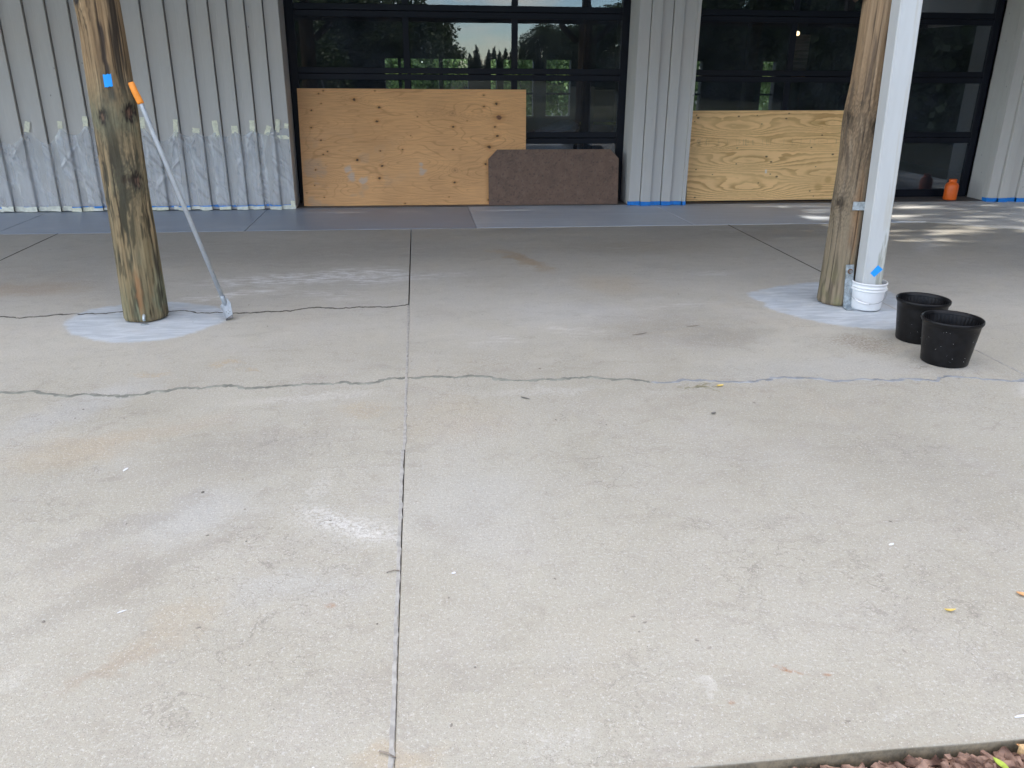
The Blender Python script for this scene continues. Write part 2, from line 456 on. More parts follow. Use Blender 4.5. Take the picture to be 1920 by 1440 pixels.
M['blade'] = simple('worn_blade_steel', (0.12, 0.12, 0.12), 0.45, 0.7, 0.4, 60)
M['wire'] = simple('bail_wire', (0.35, 0.36, 0.37), 0.35, 0.9, 0.1, 20)
M['bolt'] = simple('rusty_bolt', (0.20, 0.13, 0.09), 0.5, 0.6, 0.4, 60)
M['brown_board'] = None
M['wood_dark'] = simple('dark_stained_timber', (0.075, 0.05, 0.035), 0.75, 0, 0.35, 3, 0.4, 30, stretch=(1, 12, 12))
M['wood_warm'] = simple('roof_timber', (0.42, 0.33, 0.24), 0.75, 0, 0.3, 3, 0.4, 30, stretch=(1, 12, 12))
M['metal_roof'] = simple('roof_metal', (0.25, 0.26, 0.27), 0.5, 0.4, 0.1, 2)
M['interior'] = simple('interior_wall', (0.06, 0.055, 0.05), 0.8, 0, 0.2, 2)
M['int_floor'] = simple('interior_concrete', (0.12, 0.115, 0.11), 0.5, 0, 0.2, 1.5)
M['white_bag'] = simple('white_sack', (0.75, 0.76, 0.80), 0.6, 0, 0.06, 9, 0.5, 20)
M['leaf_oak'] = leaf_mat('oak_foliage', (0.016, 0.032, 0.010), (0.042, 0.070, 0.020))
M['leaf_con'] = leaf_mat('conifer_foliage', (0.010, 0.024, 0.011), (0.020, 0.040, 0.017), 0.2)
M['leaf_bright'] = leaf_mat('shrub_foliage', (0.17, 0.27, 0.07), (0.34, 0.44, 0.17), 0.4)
M['bark'] = simple('bark', (0.075, 0.058, 0.045), 0.9, 0, 0.35, 5, 0.8, 18, stretch=(4, 4, 1))
M['ground'] = ground_mat()
M['mulch'] = None
M['yellow_leaf'] = simple('dry_yellow_leaf', (0.62, 0.46, 0.12), 0.6, 0, 0.2, 60)
M['orange_leaf'] = simple('dry_orange_leaf', (0.60, 0.33, 0.14), 0.6, 0, 0.2, 60)
M['green_leaf'] = simple('fresh_green_leaf', (0.33, 0.42, 0.05), 0.5, 0, 0.15, 60)
M['grey_leaf'] = simple('dry_grey_leaf', (0.16, 0.155, 0.14), 0.7, 0, 0.2, 60)
M['flake'] = simple('paint_flake', (0.72, 0.74, 0.77), 0.6, 0, 0.06, 30)
M['twig'] = simple('dead_twig', (0.20, 0.17, 0.14), 0.85, 0, 0.3, 60)
M['tan_board'] = simple('raw_pine_offcut', (0.55, 0.37, 0.19), 0.7, 0, 0.2, 6, 0.2, 60, stretch=(1, 14, 14))

# ------------------------------------------------------------------ mesh helpers
def tag(o, label=None, cat=None, group=None, kind=None):
    if label: o['label'] = label
    if cat: o['category'] = cat
    if group: o['group'] = group
    if kind: o['kind'] = kind
    return o

def empty(name, loc=(0, 0, 0), label=None, cat=None, group=None, kind=None):
    o = bpy.data.objects.new(name, None)
    COL.objects.link(o)
    o.location = loc
    o.empty_display_size = 0.1
    bpy.context.view_layer.update()
    return tag(o, label, cat, group, kind)

def link(name, me, mat, parent=None, smooth=False, **kw):
    o = bpy.data.objects.new(name, me)
    COL.objects.link(o)
    if mat is not None and not me.materials:
        me.materials.append(mat)
    if smooth:
        me.polygons.foreach_set('use_smooth', [True] * len(me.polygons))
    if parent is not None:
        o.parent = parent
        o.matrix_parent_inverse = parent.matrix_world.inverted()
    return tag(o, **kw)

def pydata(name, v, f, mat, parent=None, smooth=False, col=None, **kw):
    me = bpy.data.meshes.new(name)
    me.from_pydata([tuple(map(float, q)) for q in v], [], [tuple(map(int, q)) for q in f])
    if col is not None:
        a = me.color_attributes.new('Col', 'FLOAT_COLOR', 'POINT')
        c4 = np.ones((len(v), 4), np.float32)
        c4[:, :3] = np.clip(col, -1, 1)
        a.data.foreach_set('color', c4.ravel())
    me.update()
    return link(name, me, mat, parent, smooth, **kw)

def from_bm(name, bm, mat, parent=None, smooth=False, **kw):
    me = bpy.data.meshes.new(name)
    bm.normal_update()
    bm.to_mesh(me)
    bm.free()
    return link(name, me, mat, parent, smooth, **kw)

def bm_box(bm, lo, hi, bev=0.0):
    r = bmesh.ops.create_cube(bm, size=1.0)
    vs_ = r['verts']
    for v in vs_:
        v.co = Vector([(a + b) / 2 + c * (b - a) for a, b, c in zip(lo, hi, v.co)])
    if bev:
        es = list({e for v in vs_ for e in v.link_edges})
        bmesh.ops.bevel(bm, geom=es, offset=bev, segments=1, affect='EDGES', profile=0.5)

def box(name, lo, hi, mat, parent=None, bev=0.0, **kw):
    bm = bmesh.new()
    bm_box(bm, lo, hi, bev)
    return from_bm(name, bm, mat, parent, **kw)

def lathe(name, prof, loc, mat, parent=None, seg=48, cap_bottom=False, tilt=None, **kw):
    v, f = [], []
    for r, z in prof:
        for i in range(seg):
            a = 2 * math.pi * i / seg
            v.append((r * math.cos(a), r * math.sin(a), z))
    for k in range(len(prof) - 1):
        for i in range(seg):
            j = (i + 1) % seg
            f.append((k * seg + i, k * seg + j, (k + 1) * seg + j, (k + 1) * seg + i))
    if cap_bottom:
        f.append(tuple(range(seg))[::-1])
    if prof[-1][0] > 1e-4 and kw.pop('cap_top', False):
        b = (len(prof) - 1) * seg
        f.append(tuple(range(b, b + seg)))
    o = pydata(name, v, f, mat, None, True, **kw)
    o.location = loc
    if parent is not None:
        o.parent = parent
        o.matrix_parent_inverse = parent.matrix_world.inverted()
    return o

def tube_geo(pts, rad, seg=10, v=None, f=None, caps=True):
    v = [] if v is None else v
    f = [] if f is None else f
    b = len(v)
    pts = [Vector(p) for p in pts]
    n = len(pts)
    rad = [rad] * n if not hasattr(rad, '__len__') else rad
    for i, p in enumerate(pts):
        d = (pts[min(i + 1, n - 1)] - pts[max(i - 1, 0)]).normalized()
        s = d.cross(Vector((0, 0, 1)) if abs(d.z) < 0.9 else Vector((1, 0, 0))).normalized()
        t = d.cross(s)
        for k in range(seg):
            a = 2 * math.pi * k / seg
            v.append(p + (s * math.cos(a) + t * math.sin(a)) * rad[i])
    for i in range(n - 1):
        for k in range(seg):
            j = (k + 1) % seg
            f.append((b + i * seg + k, b + i * seg + j, b + (i + 1) * seg + j, b + (i + 1) * seg + k))
    if caps:
        f.append(tuple(b + k for k in range(seg))[::-1])
        f.append(tuple(b + (n - 1) * seg + k for k in range(seg)))
    return v, f

def tube(name, pts, rad, mat, parent=None, seg=12, **kw):
    v, f = tube_geo(pts, rad, seg)
    return pydata(name, v, f, mat, parent, True, **kw)

def prism(name, poly, z0, z1, mat, parent=None, bev=0.0, **kw):
    bm = bmesh.new()
    vs_ = [bm.verts.new((x, y, z1)) for x, y in poly]
    fc = bm.faces.new(vs_)
    if fc.normal.z < 0 or sum(poly[i - 1][0] * p[1] - p[0] * poly[i - 1][1] for i, p in enumerate(poly)) < 0:
        bmesh.ops.reverse_faces(bm, faces=[fc])
    r = bmesh.ops.extrude_face_region(bm, geom=[fc])
    dn = [g for g in r['geom'] if isinstance(g, bmesh.types.BMVert)]
    for v in dn:
        v.co.z = z0
    bmesh.ops.recalc_face_normals(bm, faces=bm.faces[:])
    if bev:
        es = [e for e in bm.edges if all(abs(v.co.z - z1) < 1e-6 for v in e.verts)]
        bmesh.ops.bevel(bm, geom=es, offset=bev, segments=1, affect='EDGES', profile=0.5)
    return from_bm(name, bm, mat, parent, **kw)

def grid_faces(nu, nv, off=0, wrap=False):
    f = []
    for j in range(nv - 1):
        for i in range(nu - (0 if wrap else 1)):
            a = j * nu + i
            b = j * nu + (i + 1) % nu
            f.append((off + a, off + b, off + b + nu, off + a + nu))
    return f

# ------------------------------------------------------------------ ground and patio
pydata('ground', [(-400, -400, -0.11), (400, -400, -0.11), (400, 400, -0.11), (-400, 400, -0.11)], [(0, 1, 2, 3)], M['ground'], kind='structure')

patio = empty('patio', (0, 4.5, 0), kind='structure')

def crack(pts, amp, sub=4, seed=1):
    r = random.Random(seed)
    p = [tuple(q) for q in pts]
    for s in range(sub):
        q = [p[0]]
        for a, b in zip(p, p[1:]):
            L = math.hypot(b[0] - a[0], b[1] - a[1])
            q.append(((a[0] + b[0]) / 2 + r.uniform(-.1, .1) * L, (a[1] + b[1]) / 2 + r.uniform(-1, 1) * min(L * 0.16, amp)))
            q.append(b)
        p = q
    return p

crA = crack([(-3.33, 5.08), (-2.6, 5.11), (-2.2, 5.13), (-1.89, 5.16), (-1.56, 5.15), (-1.25, 5.08), (-0.99, 5.09), (-0.8, 5.12), (-0.53, 5.12), (-0.33, 5.14), (-0.1035, 5.18)], 0.045, 5, 4)
crB = crack([(-3.33, 3.79), (-2.5, 3.78), (-1.75, 3.75), (-1.5, 3.72), (-1.29, 3.75), (-0.9, 3.77), (-0.67, 3.77), (-0.42, 3.79), (-0.103, 3.83)], 0.05, 5, 9)
crC = crack([(-0.096, 3.83), (0.13, 3.81), (0.42, 3.745), (0.58, 3.74), (0.88, 3.73), (1.11, 3.655), (1.43, 3.64), (1.88, 3.64), (2.41, 3.585), (3.055, 3.52)], 0.045, 5, 14)
crD = crack([(3.065, 3.52), (4.2, 3.45), (5.6, 3.4), (7.5, 3.3)], 0.04, 4, 17)
crE = crack([(-7, 3.85), (-5.5, 3.82), (-3.337, 3.79)], 0.04, 4, 19)
GA = 0.0022
def off(p, d):
    return [(x, y + d) for x, y in p]
YB, YF = 7.862, 1.32
jl = 0.004
jf = 0.0004
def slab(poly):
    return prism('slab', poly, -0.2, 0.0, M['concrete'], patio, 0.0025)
cl = -0.1
fr = lambda a, b, s: [(a + (b - a) * k / 14, YF + 0.006 * float(perlin((a + (b - a) * k / 14) * 3.1, 0.5))) for k in range(15)]
# left of the middle joint
slab([(-3.33, YB), (cl - jl, YB)] + [(x, y + GA) for x, y in crA[::-1]])
slab([(x, y - GA) for x, y in crA] + [(x, y + GA) for x, y in crB[::-1]])
slab([(x, y - GA) for x, y in crB] + fr(-3.33, cl - jf, 0)[::-1])
# right of the middle joint
slab([(cl + jl, YB), (3.057, YB)] + [(x, y + GA) for x, y in crC[::-1]])
slab([(x, y - GA) for x, y in crC] + fr(cl + jf, 3.057, 0)[::-1])
slab([(3.063, YB), (7.5, YB)] + [(x, y + GA) for x, y in crD[::-1]])
slab([(x, y - GA) for x, y in crD] + fr(3.063, 7.5, 0)[::-1])
slab([(-7, YB), (-3.336, YB)] + [(x, y + GA) for x, y in crE[::-1]])
slab([(x, y - GA) for x, y in crE] + fr(-7, -3.336, 0)[::-1])

def ribbon(name, pts, w0, w1, z, mat, seed, dense=3, wob=0.6, **kw):
    """thin bead of filler along a joint with wavy edges"""
    q = []
    for a, b in zip(pts, pts[1:]):
        for k in range(dense):
            q.append((a[0] + (b[0] - a[0]) * k / dense, a[1] + (b[1] - a[1]) * k / dense))
    q.append(pts[-1])
    v, f = [], []
    s = 0
    for i, (x, y) in enumerate(q):
        a, b = q[max(i - 1, 0)], q[min(i + 1, len(q) - 1)]
        d = Vector((b[0] - a[0], b[1] - a[1])).normalized()
        nx, ny = -d.y, d.x
        if i: s += math.hypot(x - q[i - 1][0], y - q[i - 1][1])
        nl = float(fbm(s * 22, seed * 3.3, 0, 4, .62)) * wob
        nr = float(fbm(s * 22, seed * 3.3 + 50, 0, 4, .62)) * wob
        wl2, wr2 = max(0.001, w0 * (1 + nl)), max(0.001, w1 * (1 + nr))
        v += [(x + nx * wl2, y + ny * wl2, z - 0.003), (x + nx * wl2 * .8, y + ny * wl2 * .8, z + 0.0008), (x - nx * wr2 * .8, y - ny * wr2 * .8, z + 0.0008), (x - nx * wr2, y - ny * wr2, z - 0.003)]
    for i in range(len(q) - 1):
        for k in range(3):
            a = i * 4 + k
            f.append((a, a + 1, a + 5, a + 4))
    return pydata(name, v, f, mat, patio, False, **kw)

joint = [(cl - 0.004, 5.17 - k * (5.17 - 1.33) / 90) for k in range(91)]
ribbon('joint_sealant', [(x + .001, y) for x, y in joint[:52]], 0.009, 0.004, 0.0012, M['sealant'], 2)
ribbon('joint_sealant', [(x - 0.0048, y) for x, y in joint[51:]], 0.0085, 0.0050, 0.0010, M['sealant'], 5, wob=0.6)
ribbon('crack_filler', off(crB, 0.0), 0.013, 0.014, 0.0010, M['sealant_green'], 7, 1, 1.3)
ribbon('crack_filler', off(crC, -0.001)[: len(crC) * 5 // 9], 0.012, 0.013, 0.0010, M['sealant_green'], 8, 1, 1.3)
ribbon('crack_filler', off(crC, -0.001)[len(crC) * 5 // 9:], 0.011, 0.012, 0.0010, M['sealant_blue'], 12, 1, 1.3)

M['crack_dirt'] = simple('dirt_in_crack', (0.075, 0.07, 0.055), 0.9, 0, 0.4, 40)
ribbon('crack_filler', crA, 0.006, 0.006, 0.0026, M['crack_dirt'], 31, 1, 1.3)
ribbon('crack_filler', crE, 0.004, 0.004, 0.0006, M['crack_dirt'], 33, 2, 1.2)
ribbon('crack_filler', crack([(-7, 5.0), (-5, 5.05), (-3.33, 5.08)], .03, 4, 5), 0.005, 0.005, 0.0006, M['crack_dirt'], 35, 2, 1.1)

for xj in (3.06, -3.333):
    ribbon('joint_sealant', [(xj, 7.86 - k * 2.66 / 30) for k in range(31)], 0.006, 0.006, 0.0006, M['crack_dirt'], 41, 2, 0.5)
    ribbon('joint_sealant', [(xj, 5.2 - k * 3.85 / 40) for k in range(41)], 0.006, 0.006, 0.0006, M['sealant'], 43, 2, 0.7)
ribbon('crack_filler', crD, 0.009, 0.010, 0.0008, M['sealant'], 45, 2, 1.0)

# blue-grey primed patches round the posts
def patch(poly, seed):
    p = crack(poly + [poly[0]], 0.012, 2, seed)[:-1]
    c = (sum(x for x, _ in p) / len(p), sum(y for _, y in p) / len(p))
    n = len(p)
    rings = [(0.45, 0.0011, 1.0), (0.80, 0.0011, 1.0), (0.93, 0.0011, 0.72), (1.0, 0.0011, 0.42), (1.06, 0.0011, 0.15), (1.12, 0.0006, -0.3)]
    v, e = [(c[0], c[1], 0.0011)], [1.0]
    for q, z, k in rings:
        v += [(c[0] + (x - c[0]) * q, c[1] + (y - c[1]) * q, z) for x, y in p]
        e += [k] * n
    f = [(0, 1 + i, 1 + (i + 1) % n) for i in range(n)]
    for r_ in range(len(rings) - 1):
        for i in range(n):
            j = (i + 1) % n
            f.append((1 + r_ * n + i, 1 + (r_ + 1) * n + i, 1 + (r_ + 1) * n + j, 1 + r_ * n + j))
    e = np.array(e)
    return pydata('primer_patch', v, f, M['patch'], patio, False, np.stack([e, e, e], -1))
def smooth_poly(P, n=40):
    P = [Vector((*p, 0)) for p in P]
    out = []
    N = len(P)
    for i in range(N):
        p0, p1, p2, p3 = P[i - 1], P[i], P[(i + 1) % N], P[(i + 2) % N]
        for k in range(4):
            t = k / 4
            q = 0.5 * ((2 * p1) + (p2 - p0) * t + (2 * p0 - 5 * p1 + 4 * p2 - p3) * t * t + (3 * p1 - p0 - 3 * p2 + p3) * t ** 3)
            out.append((q.x, q.y))
    return out
pa = [(-2.16, 5.0), (-2.08, 4.80), (-2.0, 4.69), (-1.78, 4.55), (-1.6, 4.53), (-1.42, 4.60), (-1.27, 4.80), (-1.21, 4.93), (-1.24, 5.08), (-1.33, 5.22), (-1.62, 5.36), (-1.9, 5.34), (-2.11, 5.22)]
patch(smooth_poly(pa), 3)
pb = [(2.26, 5.27), (2.23, 5.12), (2.27, 5.02), (2.23, 4.92), (2.31, 4.74), (2.42, 4.57), (2.6, 4.44), (2.81, 4.38), (3.02, 4.50), (3.16, 4.70), (3.21, 4.95), (3.25, 5.3), (3.1, 5.48), (2.85, 5.52), (2.6, 5.46), (2.44, 5.38)]
patch(smooth_poly(pb), 6)

# coated apron along the building
apron = empty('apron', (0, 8.5, 0), kind='structure')
def aslab(poly):
    return prism('slab', poly, -0.2, 0.0015, M['coat_bright'] if poly[0][0] > .4 else M['coat'], apron, 0.002)
YA, YW = 7.868, 9.6
for a0, a1, b0, b1 in ((-7, -7, -3.9, -3.9), (-3.9, -3.9, -1.66, -1.66), (-1.66, -1.66, 0.53, 0.525), (0.53, 0.525, 2.725, 2.66), (2.725, 2.66, 4.9, 4.9)):
    aslab([(a0 + 0.003, YA), (b0 - 0.003, YA), (b1 - 0.003, 9.03), (b1 - 0.003, YW), (a1 + 0.003, YW), (a1 + 0.003, 9.03)])
M['coat_light'] = coat_mat('worn_sun_patch_coat', (0.70, 0.70, 0.68), (0.52, 0.52, 0.51), (0.78, 0.78, 0.75), 0.7)  # worn coat, coloured paler to stand in for the soft sun patch
ap = crack([(4.903, 7.95), (5.15, 7.90), (5.40, 7.74), (5.66, 7.55), (5.95, 7.37), (6.6, 7.2), (7.5, 7.1)], 0.02, 3, 21)
prism('worn_coating', ap + [(7.5, 9.6), (4.903, 9.6)], -0.2, 0.002, M['coat_light'], apron, 0.001)

# mulch bed along the front edge
t = NT('mulch_chips')
oi = t.noise(t.pos(), 24, 2)
M['mulch'] = t.done(t.surf(t.mix(t.ramp(oi, 0.3, 0.7), (0.07, 0.036, 0.026), (0.34, 0.22, 0.165)), 0.85, 0, t.bump(t.noise(t.pos(), 120, 3), 0.5, 0.004), 0.3))
pydata('mulch_bed', [(-6, -1.2, -.046), (8, -1.2, -.046), (8, 1.312, -.046), (-6, 1.312, -.046)], [(0, 1, 2, 3)], M['mulch'], kind='structure')
v, f = [], []
r = random.Random(5)
for i in range(11000):
    x, y = r.uniform(-0.4, 2.6), 1.305 - abs(r.gauss(0, 0.22)) - 0.004
    if y < 0.3: continue
    L, w, h = r.uniform(.008, .03), r.uniform(.004, .012), r.uniform(.002, .006)
    mt = Matrix.Rotation(r.uniform(0, 6.28), 3, 'Z') @ Matrix.Rotation(r.gauss(0, .22), 3, 'Y') @ Matrix.Rotation(r.gauss(0, .4), 3, 'X')
    z = -0.046 + r.uniform(0, 0.030)
    b = len(v)
    for sx, sy, sz in ((-1, -1, -1), (1, -.6, -1), (1, .7, -1), (-1, 1, -1), (-.9, -.8, 1), (.8, -.5, 1), (.9, .5, 1), (-.8, .8, 1)):
        q = mt @ Vector((sx * L * r.uniform(.8, 1.1), sy * w, sz * h))
        v.append((x + q.x, min(y + q.y, 1.309), z + q.z))
    f += [tuple(b + k for k in q) for q in ((3, 2, 1, 0), (4, 5, 6, 7), (0, 1, 5, 4), (1, 2, 6, 5), (2, 3, 7, 6), (3, 0, 4, 7))]
tag(pydata('mulch', v, f, M['mulch']), 'brown shredded bark mulch in the bed along the slab edge', 'mulch', kind='stuff')

# ------------------------------------------------------------------ siding walls
HB = 4.4
YBRD, YBAT = 9.108, 9.078
def siding(wall, spans_board, spans_batten, z0=0.012, ztop=HB):
    for a, b in spans_board:
        box('board', (a + 0.001, YBRD, z0), (b - 0.001, YBRD + 0.022, ztop), M['siding'], wall, 0.0015)
    for a, b in spans_batten:
        box('batten', (a, YBAT, z0 + 0.002), (b, YBRD - 0.0005, ztop), M['siding'], wall, 0.0025)

lw = empty('siding_wall', (-4, 9.1, 0), 'long grey board and batten wall behind the plastic film, left of the big glass door', 'wall')
batR = [-4.011, -3.776, -3.567, -3.352, -3.13, -2.91, -2.682, -2.456, -2.233, -2.035, -1.855, -1.686, -1.506]
batW = [.115, .115, .113, .112, .11, .11, .108, .108, .107, .104, .1, .1, .099]
xs = -4.011
left = []
while xs > -8.6:
    xs -= 0.232
    left.append((xs, .115))
bats = [(x - w, x) for x, w in sorted(left)] + [(x - w, x) for x, w in zip(batR, batW)]
cent = [(a + b) / 2 for a, b in bats]
edges = [-9.0] + cent + [-1.352]
edges = [-9.0] + [b for a, b in bats] + [-1.352]
siding(lw, [(a + (0.007 if i else 0), b - 0.0) for i, (a, b) in enumerate(zip(edges, edges[1:]))], bats)
box('sheathing', (-9, YBRD + 0.024, 0.0), (-1.376, YBRD + 0.12, HB), M['interior'], lw)
box('reveal_board', (-1.374, YBRD + 0.0225, 0.012), (-1.352, 9.50, HB), M['siding'], lw, 0.0015)

pier = empty('siding_wall', (2.67, 9.1, 0), 'narrow grey siding pier between the two glass doors with blue tape at its foot', 'wall')
siding(pier, [(2.346, 2.471), (2.477, 2.710), (2.716, 2.999)], [(2.477, 2.589), (2.716, 2.821)])
box('corner_trim', (2.962, YBAT, 0.014), (2.999, YBRD - 0.0005, HB), M['siding'], pier, 0.002)
box('core', (2.371, YBRD + 0.024, 0.0), (2.974, 9.55, HB), M['interior'], pier)
for y0, y1 in ((YBRD + 0.0225, 9.30), (9.303, 9.52)):
    box('reveal_board', (2.346, y0, 0.012), (2.369, y1, HB), M['siding'], pier, 0.0015)
    box('reveal_board', (2.976, y0, 0.012), (2.999, y1, HB), M['siding'], pier, 0.0015)

rw = empty('siding_wall', (7.4, 9.1, 0), 'grey siding wall at the right end beside the orange bottle', 'wall')
rb = [(6.835, 6.945), (7.065, 7.175), (7.295, 7.405), (7.53, 7.64), (7.76, 7.87), (7.99, 8.10)]
rc = [6.705] + [a for a, b in rb] + [8.306]
siding(rw, [(a, b - 0.006) for a, b in zip(rc, rc[1:])], rb)
box('sheathing', (6.73, YBRD + 0.024, 0.0), (8.3, 9.55, HB), M['interior'], rw)
for y0, y1 in ((YBRD + 0.0225, 9.22), (9.223, 9.53)):
    box('reveal_board', (6.705, y0, 0.012), (6.728, y1, HB), M['siding'], rw, 0.0015)

# blue tape skirting that steps over boards and battens
def tape_strip(name, x0, x1, bat, z0, z1, mat, parent, lift=0.0015, wob=0.002, seed=0, **kw):
    pts = [(x0, YBRD - lift)]
    for a, b in bat:
        if b <= x0 or a >= x1: continue
        a2, b2 = max(a, x0), min(b, x1)
        if a > x0: pts += [(a2 - lift, YBRD - lift), (a2 - lift, YBAT - lift)]
        else: pts = [(x0, YBAT - lift)]
        pts += [(b2 + lift, YBAT - lift)]
        if b < x1: pts += [(b2 + lift, YBRD - lift)]
    if not (bat and bat[-1][1] >= x1): pts.append((x1, YBRD - lift))
    q = []
    for a, b in zip(pts, pts[1:]):
        n = max(1, int(abs(b[0] - a[0]) / 0.03))
        q += [(a[0] + (b[0] - a[0]) * k / n, a[1] + (b[1] - a[1]) * k / n) for k in range(n)]
    q.append(pts[-1])
    v, f = [], []
    for i, (x, y) in enumerate(q):
        w = wob * float(fbm(x * 5, seed + 0.3, 0, 3))
        w2 = wob * float(fbm(x * 7, seed + 9.3, 0, 3))
        v += [(x, y, z0 + w), (x, y, z1 + w2), (x, y + 0.0008, z1 + w2), (x, y + 0.0008, z0 + w)]
    for i in range(len(q) - 1):
        for k in range(4):
            a, b = i * 4 + k, i * 4 + (k + 1) % 4
            f.append((a, b, b + 4, a + 4))
    return pydata(name, v, f, mat, parent, **kw)
pb_ = [(2.477, 2.589), (2.716, 2.821), (2.962, 3.001)]
tape_strip('tape_strip', 2.340, 3.001, pb_, 0.006, 0.052, M['blue_tape'], pier, 0.002, 0.006, 2, label='bright blue tape strip round the foot of the pier')
box('tape_strip', (2.3425, YBRD - 0.001, 0.006), (2.3455, 9.16, 0.05), M['blue_tape'], pier)
tape_strip('tape_strip', 6.700, 8.3, rb, 0.006, 0.052, M['blue_tape'], rw, 0.002, 0.006, 6, label='blue tape strip along the foot of the right wall')
box('tape_strip', (6.7005, YBRD - 0.001, 0.006), (6.7035, 9.19, 0.05), M['blue_tape'], rw)

# ------------------------------------------------------------------ plastic film on the left wall
film = empty('plastic_sheet', (-3, 9.07, 0), 'clear plastic film taped along the lower part of the left siding wall', 'plastic sheet')
tabs = [(-3.95, .86, .05, .105, 14), (-3.62, .88, .045, .075, 4), (-3.37, .91, .05, .11, 3), (-2.82, .90, .05, .11, 2), (-2.49, .85, .045, .17, 4), (-2.29, .825, .07, .05, 8), (-2.09, .84, .055, .17, -3),
        (-1.90, .835, .065, .075, 0), (-1.72, .865, .05, .12, 2), (-1.565, .825, .05, .10, 22), (-1.465, .87, .045, .13, 8), (-1.375, .87, .04, .05, 10)]
NX, NZ = 640, 130
X = np.linspace(-8.8, -1.358, NX)
Zt = np.full(NX, 0.80)
tx = np.array([q[0] for q in tabs]); tz = np.array([q[1] for q in tabs]) - 0.015
ext = np.arange(-8.7, -4.1, 0.31)
tx = np.concatenate([ext, tx]); tz = np.concatenate([np.full(len(ext), .85), tz])
Zt = np.interp(X, tx, tz)
for a, b in zip(tx, tx[1:]):
    k = (X > a) & (X < b)
    u = (X[k] - a) / (b - a)
    Zt[k] -= min(0.15, (b - a) ** 1.5 * 0.75) * 4 * u * (1 - u) * (1 + 0.35 * fbm(X[k] * 4, 0.7, 0, 2))
V = np.linspace(0, 1, NZ)
XX, VV = np.meshgrid(X, V)
ZZ = 0.045 + (Zt[None, :] - 0.045) * VV
s = (XX * 0.72 + ZZ * 0.70)
tt = (-XX * 0.70 + ZZ * 0.72)
rid = 1 - np.abs(fbm(s * 6.5 + 0.4 * fbm(XX * 2, ZZ * 2, 1.0, 2), tt * 0.8, 0.0, 3, 0.45)) * 1.15
rid2 = 1 - np.abs(fbm(XX * 9, ZZ * 1.2, 4.0, 3, 0.5))
amp = 0.5 + 0.7 * sstep(-0.3, 0.5, fbm(XX * 1.2, ZZ * 1.5, 7.0, 2))
inbat = np.zeros(NX)
for a, b in bats:
    inbat = np.maximum(inbat, sstep(a - 0.035, a, X) * sstep(b + 0.035, b, X))
yb = YBRD - 0.004 - inbat * (YBRD - YBAT + 0.001)
FO = np.zeros_like(XX)
fr_ = random.Random(21)
for x_, z_, w_, h_, a_ in tabs:
    for k in range(fr_.choice((2, 3, 4))):
        th_ = math.radians(fr_.uniform(28, 84)) * (1 if fr_.random() < .8 else -1)
        L_ = fr_.uniform(.35, .95)
        dx_, dz_ = math.cos(th_) if th_ > 0 else -math.cos(th_), -abs(math.sin(th_))
        al = (XX - x_) * dx_ + (ZZ - z_ + .03) * dz_
        ac = (XX - x_) * dz_ - (ZZ - z_ + .03) * dx_ + .02 * np.sin(al * 5 + k)
        wd_ = fr_.uniform(.006, .013) + .012 * np.clip(al, 0, 1)
        FO = np.maximum(FO, fr_.uniform(.5, 1.0) * np.exp(-(ac / wd_) ** 2) * sstep(0, .06, al) * sstep(L_, L_ * .6, al))
YY = yb[None, :] - (0.019 * FO * (0.35 + 0.65 * sstep(1.0, 0.93, VV)) + 0.002 + 0.12 * np.maximum(0, rid - 0.64) ** 1.3 * amp + 0.008 * np.maximum(0, rid2 - 0.70)) * sstep(0, 0.06, VV) * (0.35 + 0.65 * sstep(1.0, 0.93, VV))
pydata('film', np.stack([XX, YY, ZZ], -1).reshape(-1, 3), grid_faces(NX, NZ), M['film'], film, True)
for x, z, w, h, a in tabs:
    y = YBAT - 0.018
    inb = any(p - 0.02 < x < q + 0.02 for p, q in bats)
    y = (YBAT if inb else YBRD - 0.006) - 0.0075
    c, s_ = math.cos(math.radians(a)), math.sin(math.radians(a))
    vv = []
    for k in range(6):
        t_ = k / 5 - 0.5
        for e in (-.5, .5):
            px, pz = e * w * (1 + 0.1 * math.sin(k * 2.1 + x * 9)), t_ * h
            vv.append((x + px * c - pz * s_ * -1, y - 0.0015 * math.sin(k * 1.7 + x * 30), z + px * s_ * -1 + pz * c))
    b = len(vv)
    vv += [(p[0], p[1] + 0.0008, p[2]) for p in vv]
    ff = []
    for k in range(5):
        i = k * 2
        ff += [(i, i + 1, i + 3, i + 2), (b + i + 2, b + i + 3, b + i + 1, b + i)]
    pydata('tape_tab', vv, ff, M['mask_tape'], film)
box('tape_tab', (-1.50, YBRD - 0.0105, .735), (-1.356, YBRD - 0.009, .775), M['mask_tape'], film, label='long pale tape tab lying level near the wall corner')
box('tape_tab', (-1.40, YBRD - 0.0105, .03), (-1.356, YBRD - 0.009, .095), M['mask_tape'], film)
tape_strip('blue_tape_line', -8.8, -1.385, bats, 0.036, 0.058, M['blue_tape'], film, 0.006, 0.010, 12)
def strip_pieces():
    xs_ = [-8.8, -6.2, -4.35, -3.66]
    x = -3.66
    rr = random.Random(3)
    while x < -1.6:
        x += rr.uniform(.18, .36)
        xs_.append(min(x, -1.353))
    xs_[-1] = -1.353
    for i, (a, b) in enumerate(zip(xs_, xs_[1:])):
        if b - a < 0.03: continue
        tape_strip('masking_tape_strip', a, b + 0.002 * (i % 2), bats, 0.010, 0.042 + rr.uniform(-.004, .005) + (0.02 if i == 2 else 0), M['mask_tape_pale'] if i % 3 else M['mask_tape'], film, 0.008 + 0.001 * (i % 3), 0.010, 20 + i)
strip_pieces()

